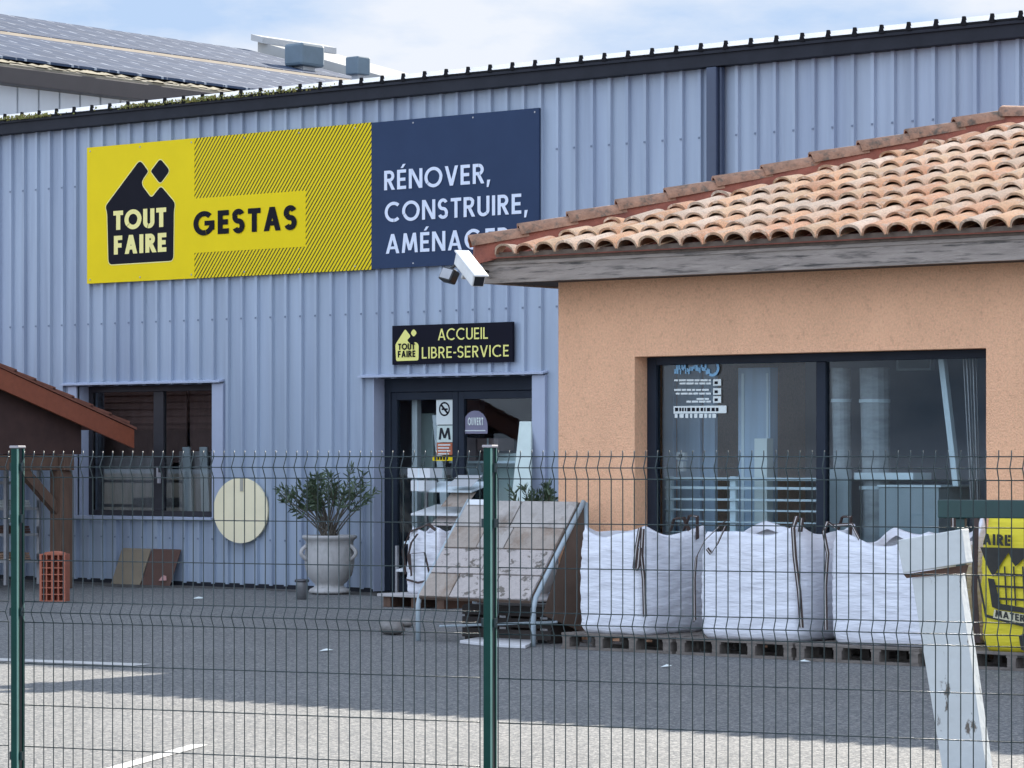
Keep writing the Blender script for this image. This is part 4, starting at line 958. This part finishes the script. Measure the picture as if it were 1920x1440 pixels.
q = MB(); q.prism([(xB+.01,y0+.16,zlo-.12),(xB+.01,y0+run+.1,zlo-.32),(xB+.01,y0+run+.1,zhi-.03),(xB+.01,y0+run-.03,zhi-.03)], (.008,0,0)); q.build('side_panel', board_m, ds)
q = MB(); q.tube([(xA-.04,y0+.3,.12),(xB+.03,y0+.34,.20)], .012, 6); q.tube([(xA-.04,y0+run+.08,.3),(xB+.03,y0+run+.08,.3)], .014, 6); q.build('cross_bar', framegrey, ds)
added_crate_m = M('shade_dark_timber', (.035,.028,.025), .85, .3, 5)
ck = thing('added_dark_crate', (xA+.62, y0+.6, 0), 'dark slatted crate standing in for clutter and shade under the stone display board', 'crate')  # added crate: stands in for dark clutter and black shadow under the board
for k in range(3): q = MB(); q.box(xA+.12, y0+.42, .03+k*.10, xB-.10, y0+.445, .11+k*.10); q.build('slat', added_crate_m, ck, bevel=.002)
for k in range(3): xx = xA+.13+k*(xB-xA-.29)/2; q = MB(); q.box(xx, y0+.446, .002, xx+.06, y0+.86, .30); q.build('upright', added_crate_m, ck)
q = MB(); q.box(xA+.12, y0+.446, .301, xB-.10, y0+.87, .318); q.build('added_crate_top', added_crate_m, ck)
# pale slab lying on the ground under it
q = MB(); c = [G(862, 1207), G(905, 1199), G(1008, 1206), G(985, 1217), G(925, 1214)]; q.prism([v+Vector((0,0,.03)) for v in [c[0], c[4], c[3], c[2], c[1]]], (0,0,-.027))
tag(q.build('ground_slab', M('white_marble', (.60,.60,.61), .6, .08, 5), origin=(c[4].x, c[4].y, 0), bevel=.004), 'thin whitish slab lying on the asphalt under the stone display', 'slab')

# small white rucksack-like sack by the door
c = G(775, 1140); c.y += .25
pl = thing('low_platform', (c.x, c.y, 0), 'low dark platform with a whitish board under the small white sack', 'platform')
q = MB(); q.box(c.x-.48, c.y-.3, .115, c.x+.5, c.y+.5, .145); q.build('platform_board', M('pale_board', (.45,.43,.42), .8, .2, 5), pl, bevel=.004)
for dx_ in (-.38, .02, .38): q = MB(); q.box(c.x+dx_-.05, c.y-.25, .002, c.x+dx_+.05, c.y+.45, .114); q.build('bearer', darkwood, pl)
def sack(name, label, group, cx, y0, W, D, H, zb, mat, bulge=.05, seed=1, sag=.09, corners=(0,0,0,0), cat='sack', taper=.0):
    rnd = random.Random(seed); u = thing(name, (cx, y0+D/2, zb), label, cat, group)
    n = 96; nz = 26; vs = []; fs = []
    ph = [rnd.uniform(0, 2*PI) for _ in range(12)]
    def sup(t, e=8.0):
        c_, s_ = math.cos(t), math.sin(t); r_ = (abs(c_)**e+abs(s_)**e)**(-1/e); return c_*r_, s_*r_
    for j in range(nz+1):
        v = j/nz
        f = 1-.06*(1-min(1, v/.08))**2+bulge*math.sin(PI*min(1, v*1.05))**.8-.05*max(0, (v-.8)/.2)**1.5-taper*v
        for i in range(n):
            t = 2*PI*i/n; sx, sy = sup(t); cor = min(abs(sx), abs(sy))**2.2            # 1 near corners
            wr = .0045*math.sin(v*36+ph[0]+2.2*math.sin(t*3+ph[1])+1.3*math.sin(t*7+ph[4]))*math.sin(t*2+ph[2])+.011*math.sin(t*9+ph[3]+v*5)*v**3+.0035*math.sin(v*70+ph[5]+3*math.sin(t*5+ph[6]))*math.sin(t*4+ph[7]+v*3)
            q_ = int(((t+2*PI) % (2*PI))/(PI/2)); cr = corners[q_]
            zt_ = H*(1-sag*(1-cor)*(1+.35*math.sin(t*3+ph[8]))+cr*cor)
            z = zb+zt_*v-.0
            vs.append((cx+sx*W/2*(f)+sx*wr, y0+D/2+sy*D/2*f+sy*wr, z+.012*math.sin(t*4+ph[9])*v*(1-v)))
    for j in range(nz):
        for i in range(n): fs.append((j*n+i, j*n+(i+1) % n, (j+1)*n+(i+1) % n, (j+1)*n+i))
    # rolled lip and fill
    b = nz*n
    rim = [Vector(vs[b+i]) for i in range(n)]; cen = Vector((cx, y0+D/2, zb+H*(1-sag)-.05))
    for kf, dz_ in ((.965, -.012), (.93, -.07)):
        for p in rim: q_ = cen+(p-cen)*kf; vs.append((q_.x, q_.y, p.z+dz_))
    for a in range(2):
        for i in range(n): fs.append((b+a*n+i, b+a*n+(i+1) % n, b+(a+1)*n+(i+1) % n, b+(a+1)*n+i))
    fs.append(tuple(range(n-1, -1, -1)))
    q = MB(); q.add(vs, fs); o = q.build('sack_body', mat, u, smooth=True)
    q = MB(); q.add([(cx+sup(2*PI*i/32)[0]*W*.455, y0+D/2+sup(2*PI*i/32)[1]*D*.455, zb+H*(1-sag)-.11+.03*math.sin(i*1.7)) for i in range(32)]+[(cx,y0+D/2,zb+H*(1-sag)-.02)], [(i,(i+1) % 32,32) for i in range(32)]); q.build('gravel', gravel_m, u)
    return u
def strap(u, path, wd, two=True, name='strap'):
    q = MB(); q.mi = 0; q.ribbon(path, wd, .004); mats = [strap_m]
    if two:
        q.mi = 1; t = Vector(wd); nrm_ = Vector((0,-.0052,0)); q.ribbon([Vector(p)+Vector((.0,-.005,0)) for p in path], t*.22, .002); mats.append(strap_w)
    return q.build(name, mats, u, recalc=False)
bs = sack('rucksack_sack', 'small white sack with dark straps on a low platform left of the stone display', None, c.x+.02, c.y-.12, .50, .46, .74, .146, bagw, bulge=.07, seed=12, sag=.10, taper=.12)
yq = c.y-.155
strap(bs, [(c.x-.12,yq-.01,.16+.25),(c.x-.14,yq-.02,.55),(c.x-.10,yq-.015,.70),(c.x-.02,yq,.80)], (.012,0,0), False)
strap(bs, [(c.x-.10,yq-.012,.34),(c.x-.11,yq-.025,.58),(c.x+.10,yq-.025,.60),(c.x+.16,yq-.012,.36)], (.010,0,.004), False)
strap(bs, [(c.x-.22,yq+.03,.36),(c.x-.26,yq+.03,.62),(c.x-.17,yq+.05,.82),(c.x+.05,yq+.1,.90),(c.x+.2,yq+.12,.80)], (.004,.012,.012), False)
strap(bs, [(c.x-.19,yq+.01,.30),(c.x+.0,yq-.02,.27),(c.x+.2,yq-.01,.31)], (0,.004,.010), False)
# stones under the display
for px, py, s_, lab in ((735, 1190, .16, 'rough grey stone lying in front of the low platform'), (760, 1176, .10, 'smaller dark stone behind the rough grey one by the platform')):
    p = G(px, py); q = MB(); vs = []; n = 14; rn = random.Random(px)
    for j in range(8):
        ph_ = PI*j/7
        for i in range(n): t = 2*PI*i/n; r_ = s_*(1+.22*math.sin(t*2+j)+.12*rn.uniform(-1,1)); vs.append((p.x+r_*math.sin(ph_)*math.cos(t), p.y+r_*.7*math.sin(ph_)*math.sin(t), .002+s_*.55*(1-math.cos(ph_))*.75))
    q.add(vs, [(j*n+i, j*n+(i+1) % n, (j+1)*n+(i+1) % n, (j+1)*n+i) for j in range(7) for i in range(n)]); tag(q.build('stone', rock_m, origin=(p.x,p.y,0), smooth=True), lab, 'stone')

# ================================================================== PALLETS AND BIG BAGS
pl0 = G(1058, 1216); YP = 21.04; PX0 = pl0.x
def make_pallet(cx, y0, label, W=1.16, D=.95):
    u = thing('pallet', (cx, y0+D/2, 0), label, 'pallet', 'wooden pallets in a row in front of the salmon building')
    for k in range(7): q = MB(); yy = y0+k*(D-.1)/6; q.box(cx-W/2, yy, .118, cx+W/2, yy+.1, .14); q.build('deck_board', pallet_m, u, bevel=.003)
    for k in range(4):
        xx = cx-W/2+k*(W-.1)/3
        q = MB(); q.box(xx+.002, y0+.004, .0985, xx+.098, y0+D-.004, .1175); q.build('stringer_board', pallet_m, u)
        for yy in (y0+.004, y0+D/2-.07, y0+D-.144): q = MB(); q.box(xx+.01, yy, .0225, xx+.085, yy+.14, .098); q.build('block', pallet_m, u)
    for yy in (y0, y0+D/2-.05, y0+D-.1): q = MB(); q.box(cx-W/2, yy, .001, cx+W/2, yy+.1, .022); q.build('bottom_board', pallet_m, u)
    return u
pls = ['weathered wooden pallet under the leftmost white bag, next to the stone display', 'weathered wooden pallet under the middle white bag', 'weathered wooden pallet under the third white bag, left of the white leaning post', 'weathered wooden pallet under the yellow printed bag']
pal = []
for i in range(4):
    cx = PX0+.58+i*1.205
    if i == 0: p0_ = make_pallet(cx, YP, pls[0]); pal.append(p0_)
    else:
        c_ = copy_tree(p0_); c_.location = (cx, YP+.475+(-.03 if i == 2 else 0), 0); c_['label'] = pls[i]; pal.append(c_)
# blue painted corner blocks
YB = YP+.05
zbB = .142
bx = lambda px: P(px, 1100, YB).x
def zt(px, py): return P(px, py, YB).z
GRP = 'white bulk bags standing on pallets'
def bigbag(pxl, pxr, topy, label, seed, D=.97, corners=(0,0,0,0), sag=.09):
    a, b = bx(pxl), bx(pxr); H = zt((pxl+pxr)/2, topy)-zbB
    return sack('bulk_bag', label, GRP, (a+b)/2, YB, (b-a)/1.05, D, H, zbB, bagw, bulge=.03, seed=seed, sag=sag, corners=corners, cat='bulk bag'), a, b, H
b1, a, b, H = bigbag(1078, 1213, 986, 'leftmost white bulk bag with a strap looped down its corner, next to the stone display', 3, corners=(.02,0,.03,-.04))
yq = YB-.025
strap(b1, [(b-.025,yq+.03,.30),(b-.02,yq+.01,.6),(b-.03,yq-.012,zbB+H-.24),(b-.02,yq-.006,zbB+H-.02)], (.012,.012,0))
strap(b1, [(b-.05,yq-.005,zbB+H-.01),(b-.075,yq-.02,zbB+H-.18),(b-.095,yq-.022,zbB+H-.34),(b-.075,yq-.026,zbB+H-.37),(b-.055,yq-.024,zbB+H-.34),(b-.04,yq-.02,zbB+H-.18)], (.018,.0,.003))
strap(b1, [(a+.42,YB+.80,zbB+H-.06),(a+.46,YB+.80,zbB+H+.05),(a+.56,YB+.8,zbB+H+.06),(a+.62,YB+.8,zbB+H-.05)], (.0,.02,.006))
strap(b1, [(b+.0,YB+.72,zbB+H-.12),(b-.03,YB+.76,zbB+H+.07),(b-.14,YB+.8,zbB+H+.08),(b-.2,YB+.8,zbB+H-.05)], (.0,.02,.006))
b2, a, b, H = bigbag(1302, 1505, 984, 'middle white bulk bag with brown straps across its left shoulder', 8, corners=(.02,.03,-.06,.04))
strap(b2, [(a+.0,yq+.03,.28),(a+.0,yq+.025,.62),(a+.03,yq+.012,zbB+H-.27),(a+.13,yq-.008,zbB+H-.13),(a+.26,yq-.012,zbB+H-.03),(a+.31,yq+.03,zbB+H+.03)], (.012,.0,.012))
strap(b2, [(a+.16,yq-.018,zbB+H-.20),(a+.20,yq-.02,zbB+H-.24),(a+.26,yq-.022,zbB+H-.17),(a+.34,yq-.01,zbB+H-.01)], (.012,0,.010))
strap(b2, [(b-.02,yq+.04,.26),(b-.025,yq+.012,.55),(b-.055,yq-.006,zbB+H-.25),(b-.07,yq-.008,zbB+H-.02),(b-.06,yq+.03,zbB+H+.075),(b-.03,yq+.06,zbB+H+.06),(b-.04,yq+.05,zbB+H-.05)], (.018,.004,0))
strap(b2, [(b+.0,YB+.70,zbB+H-.1),(b-.02,YB+.74,zbB+H+.06),(b-.13,YB+.78,zbB+H+.06),(b-.17,YB+.78,zbB+H-.05)], (.0,.02,.006))
b3, a, b, H = bigbag(1547, 1752, 992, 'third white bulk bag, partly hidden by the white leaning post', 5, corners=(.16,.02,.0,.0), sag=.11)
strap(b3, [(a+.0,yq+.04,.25),(a+.0,yq+.03,.6),(a+.035,yq+.01,zbB+H-.2),(a-.01,yq+.02,zbB+H-.03),(a-.0,yq+.06,zbB+H+.05),(a+.05,yq+.1,zbB+H+.0)], (.014,.004,0))
strap(b3, [(a+.02,yq+.1,zbB+H+.02),(a+.18,yq+.14,zbB+H+.03),(a+.30,yq+.06,zbB+H-.08)], (.0,.012,.012))
strap(b3, [(b-.30,YB+.78,zbB+H+.0),(b-.29,YB+.76,zbB+H+.16),(b-.24,YB+.76,zbB+H+.17),(b-.20,YB+.78,zbB+H-.02)], (.02,.004,0))
# yellow printed bag
YY = YP+.04
a = P(1829, 1100, YY).x; Wy = .98; Hy = P(1880, 966, YY).z-zbB
yb = sack('printed_bulk_bag', 'yellow bulk bag with black house print at the right edge of the yard', None, a+Wy/2, YY, Wy/1.05, .9, Hy, zbB, bagy, bulge=.04, seed=21, sag=.03, cat='bulk bag')
pr_ = MB(); yf_ = YY-.035
def Q(px, py, d=0): return P(px, py, yf_-d)
def qp(pts, d=0): pr_.poly([Q(u, v, d) for u, v in pts][::-1])
sx0 = 1843
qp([(1838,1026),(1925,1028),(1925,1050),(1921,1046),(1904,1062),(1898,1054),(1891,1036),(1880,1052),(1862,1082),(1852,1064)], .0)
qp([(1852,1084),(1864,1086),(1876,1132),(1925,1140),(1925,1150),(1872,1143),(1860,1138)], .0)
for k, xx in enumerate((1882, 1899, 1916)): qp([(xx,1062),(xx+3,1062),(xx+7,1136),(xx+4,1136)], .0006*(k+1))
for k, yy_ in enumerate((1074, 1097, 1120)): qp([(1866,yy_),(1925,yy_+3),(1925,yy_+7),(1868,yy_+4)], .0012+.0004*k)
qp([(1832,1078),(1836,1078),(1850,1152),(1925,1172),(1925,1177),(1847,1157)], .0005)
t_ = []
put_text(pr_, 'AIRE', Q(1843, 1021, .001), Q(1896, 1024, .001), .085, .24, gap=.12)
qp([(1910,1192),(1925,1186),(1925,1222),(1914,1218)], 0); qp([(1874,1223),(1925,1228),(1925,1234),(1872,1229)], 0)
pr_.build('house_print', bagprint, yb, recalc=False)
pb = MB(); pb.poly([Q(u, v, .002) for u, v in ((1864,1143),(1925,1153),(1925,1170),(1862,1158))][::-1]); po = pb.build('print_band', M('bag_pale_print', (.62,.58,.40), .7), yb, recalc=False)
t_ = MB(); put_text(t_, 'MATERIAUX', Q(1866, 1156, .003), Q(1962, 1174, .003), .052, .2, gap=.1); t_.build('band_lettering', bagprint, po, recalc=False)
strap(yb, [(a+.02,YY+.0,.2),(a-.01,YY-.0,.6),(a-.0,YY+.005,zbB+Hy-.1),(a-.03,YY+.05,zbB+Hy+.03),(a+.03,YY+.1,zbB+Hy+.06),(a+.09,YY+.1,zbB+Hy-.03)], (.022,.006,0), False)

# ================================================================== small scraps on the asphalt
for px, py, sz, lab in ((372, 1123, .07, 'small white paper scrap on the asphalt in front of the leaning slabs'), (612, 1222, .06, 'small pale scrap on the shaded asphalt below the pale urn'), (1508, 1243, .05, 'tiny white scrap on the asphalt in front of the middle pallet'), (1250, 1252, .045, 'tiny pale scrap on the asphalt below the leftmost white bag')):
    p = G(px, py); q = MB(); a_ = random.uniform(0, 3)
    q.add([p+Vector((math.cos(a_+t)*sz*random.uniform(.7,1.1), math.sin(a_+t)*sz*1.4, .006+.012*random.random())) for t in (0, 1.4, 3.0, 4.5)]+[p+Vector((0,0,.028))], [(0,1,4),(1,2,4),(2,3,4),(3,0,4)])
    tag(q.build('paper_scrap', paper, origin=(p.x,p.y,0), recalc=False), lab, 'scrap')

# ================================================================== WHITE LEANING POST AND GREEN BARRIER (right foreground)
uf = Vector((.9656, .2608, 0)); nf = Vector((-.2608, .9656, 0))
p0 = PD(1780, 1200, 15.6)
wp = thing('white_post', (p0.x, p0.y, 0), 'chipped white painted leaning post with a short cap beam, behind the fence at right', 'post')
def W(px, py, o=0): return PP(px, py, p0+nf*o, nf)
q = MB(); bot = 1470
q.prism([W(1709,1084), W(1771,bot), W(1853,bot), W(1797,1076)], nf*.12); q.build('post_shaft', chipwhite, wp, bevel=.004)
q = MB(); q.prism([W(1681,1013,-.03), W(1693,1075,-.03), W(1811,1056,-.03), W(1803,992,-.03)], nf*.13); q.build('cap_beam', chipwhite, wp, bevel=.005)
q = MB(); q.prism([W(1694,1077,-.005), W(1700,1084,-.005), W(1802,1075,-.005), W(1806,1060,-.005)], nf*.10); q.build('joint_plate', rust, wp)
p1 = PD(1840, 950, 20.9)
gb = thing('green_barrier', (p1.x, p1.y, 0), 'dark green metal crossbar on a post, in front of the yellow bag', 'barrier')
def V(px, py, o=0): return PP(px, py, p1+nf*o, nf)
a_, b_ = V(1758, 971), V(1758, 937); zt_, zb_ = b_.z, a_.z
q = MB(); q.prism([Vector((*a_.xy, zb_)), Vector((*a_.xy, zb_))+uf*2.4, Vector((*a_.xy, zt_))+uf*2.4, Vector((*a_.xy, zt_))], nf*.11); q.build('crossbar', darkgreen, gb, bevel=.006)
for k, px in enumerate((1792,)):
    c_ = V(px, 980, .03); q = MB(); q.prism([Vector((c_.x,c_.y,.001)), Vector((c_.x,c_.y,.001))+uf*.06, Vector((c_.x,c_.y,zb_-.001))+uf*.06, Vector((c_.x,c_.y,zb_-.001))], nf*.06); q.build('post', darkgreen, gb, bevel=.005)
c_ = V(1792, 980, .03)+uf*2.2; q = MB(); q.prism([Vector((c_.x,c_.y,.001)), Vector((c_.x,c_.y,.001))+uf*.06, Vector((c_.x,c_.y,zb_-.001))+uf*.06, Vector((c_.x,c_.y,zb_-.001))], nf*.06); q.build('post', darkgreen, gb, bevel=.005)

# ================================================================== FENCE
f0 = PD(917, 855, 14.2); f0.z = 0
fe = thing('mesh_fence', (f0.x, f0.y, 0), 'dark green welded wire mesh fence with square posts across the foreground', 'fence')
SP = 2.51; UPZ = .042; TOPZ = 1.622+UPZ
Zs = [z+UPZ for z in (1.595, 1.545, 1.495, 1.295, 1.095, .895, .845, .795, .595, .395, .195, -.005)]
def foldoff(z):
    for zc in (1.545, .845):
        d_ = abs(z-zc-UPZ)
        if d_ < .05: return .028*(1-d_/.05)
    return 0
for pi_ in (-2, -1, 0):
    base = f0+uf*(SP*pi_+.045); q = MB(); ln = SP-.09; nw = int(ln/.055)
    st0 = (ln-nw*.055)/2
    zz = [TOPZ]+[z+UPZ for z in (1.595, 1.545, 1.495, .895, .845, .795, .145, .095, .045, .02)]
    for k in range(nw+1):
        p_ = base+uf*(st0+k*.055); q.tube([p_-nf*foldoff(z)+Vector((0,0,z)) for z in zz], .0025, 6)
    for z in Zs:
        for s_ in (1,):
            p_ = base-nf*(foldoff(z)-.0045); q.tube([p_+Vector((0,0,z)), p_+uf*ln+Vector((0,0,z))], .0028, 6)
    q.build('wire_mesh_panel', wiregreen, fe, smooth=True, recalc=False)
for k in (-1, 0, 1):
    c_ = f0+uf*(SP*k)+nf*.0; q = MB()
    w_, dd_ = .021, .062
    rc = .009; prof_ = [(-w_,-.014)]+[(-w_+.006-.006*math.cos(t), -.014-.006*math.sin(t)) for t in (.5,1.0)]+[(w_-rc+rc*math.sin(t), -.02+rc-rc*math.cos(t)) for t in [PI/2*i/6 for i in range(7)]]+[(w_,-.004),(w_-.014,-.003),(w_-.014,.024),(w_,.025)]+[(w_-.004+.004*math.cos(t), .034+.004*math.sin(t)) for t in (0,.8,PI/2)]+[(-w_,.038)]
    pts = [c_+uf*u+nf*v+Vector((0,0,.001)) for u, v in prof_]
    n_ = len(pts); tops = [p+Vector((0,0,1.634+UPZ)) for p in pts]
    q.add(pts+tops, [tuple(range(n_))[::-1], tuple(range(n_, 2*n_))]+[(i, (i+1) % n_, (i+1) % n_+n_, i+n_) for i in range(n_)])
    po_ = q.build('post', fgreen, fe)
    po_.data.polygons.foreach_set('use_smooth', [len(p.vertices) == 4 for p in po_.data.polygons]); po_.data.set_sharp_from_angle(angle=.7)
    q = MB(); cc_ = [c_+uf*u+nf*v+Vector((0,0,1.636+UPZ)) for u, v in ((-w_-.004,-.025),(w_+.004,-.025),(w_+.004,.045),(-w_-.004,.045))]; q.prism(cc_[::-1], (0,0,.012)); q.build('post_cap', capgrey, po_, bevel=.003)
    for nm_, u0_, u1_, v0_, v1_, mm in (('added_edge_strip', w_-.0055, w_+.0012, -.0205, -.0135, edge_highlight), ('slot_shade_fill', w_-.0138, w_-.003, -.002, .0235, black_plastic), ('added_edge_strip', w_-.004, w_+.0012, .0305, .0372, edge_highlight)):  # pale strips paint a highlight on the edges, black fill paints slot shade
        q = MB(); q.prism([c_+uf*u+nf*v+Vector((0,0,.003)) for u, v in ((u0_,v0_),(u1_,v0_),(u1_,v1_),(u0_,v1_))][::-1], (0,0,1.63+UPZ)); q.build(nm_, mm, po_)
    for z in (.19, .887, 1.337, 1.587):
        q = MB(); 
        for sgn in (-1, 1):
            e_ = c_+uf*(sgn*(w_+.008))+Vector((0,0,z)); q.prism([e_-uf*.007-nf*.006+Vector((0,0,-.02)), e_+uf*.007-nf*.006+Vector((0,0,-.02)), e_+uf*.007-nf*.006+Vector((0,0,.02)), e_-uf*.007-nf*.006+Vector((0,0,.02))], nf*.02)
        q.build('clip', wiregreen, po_)
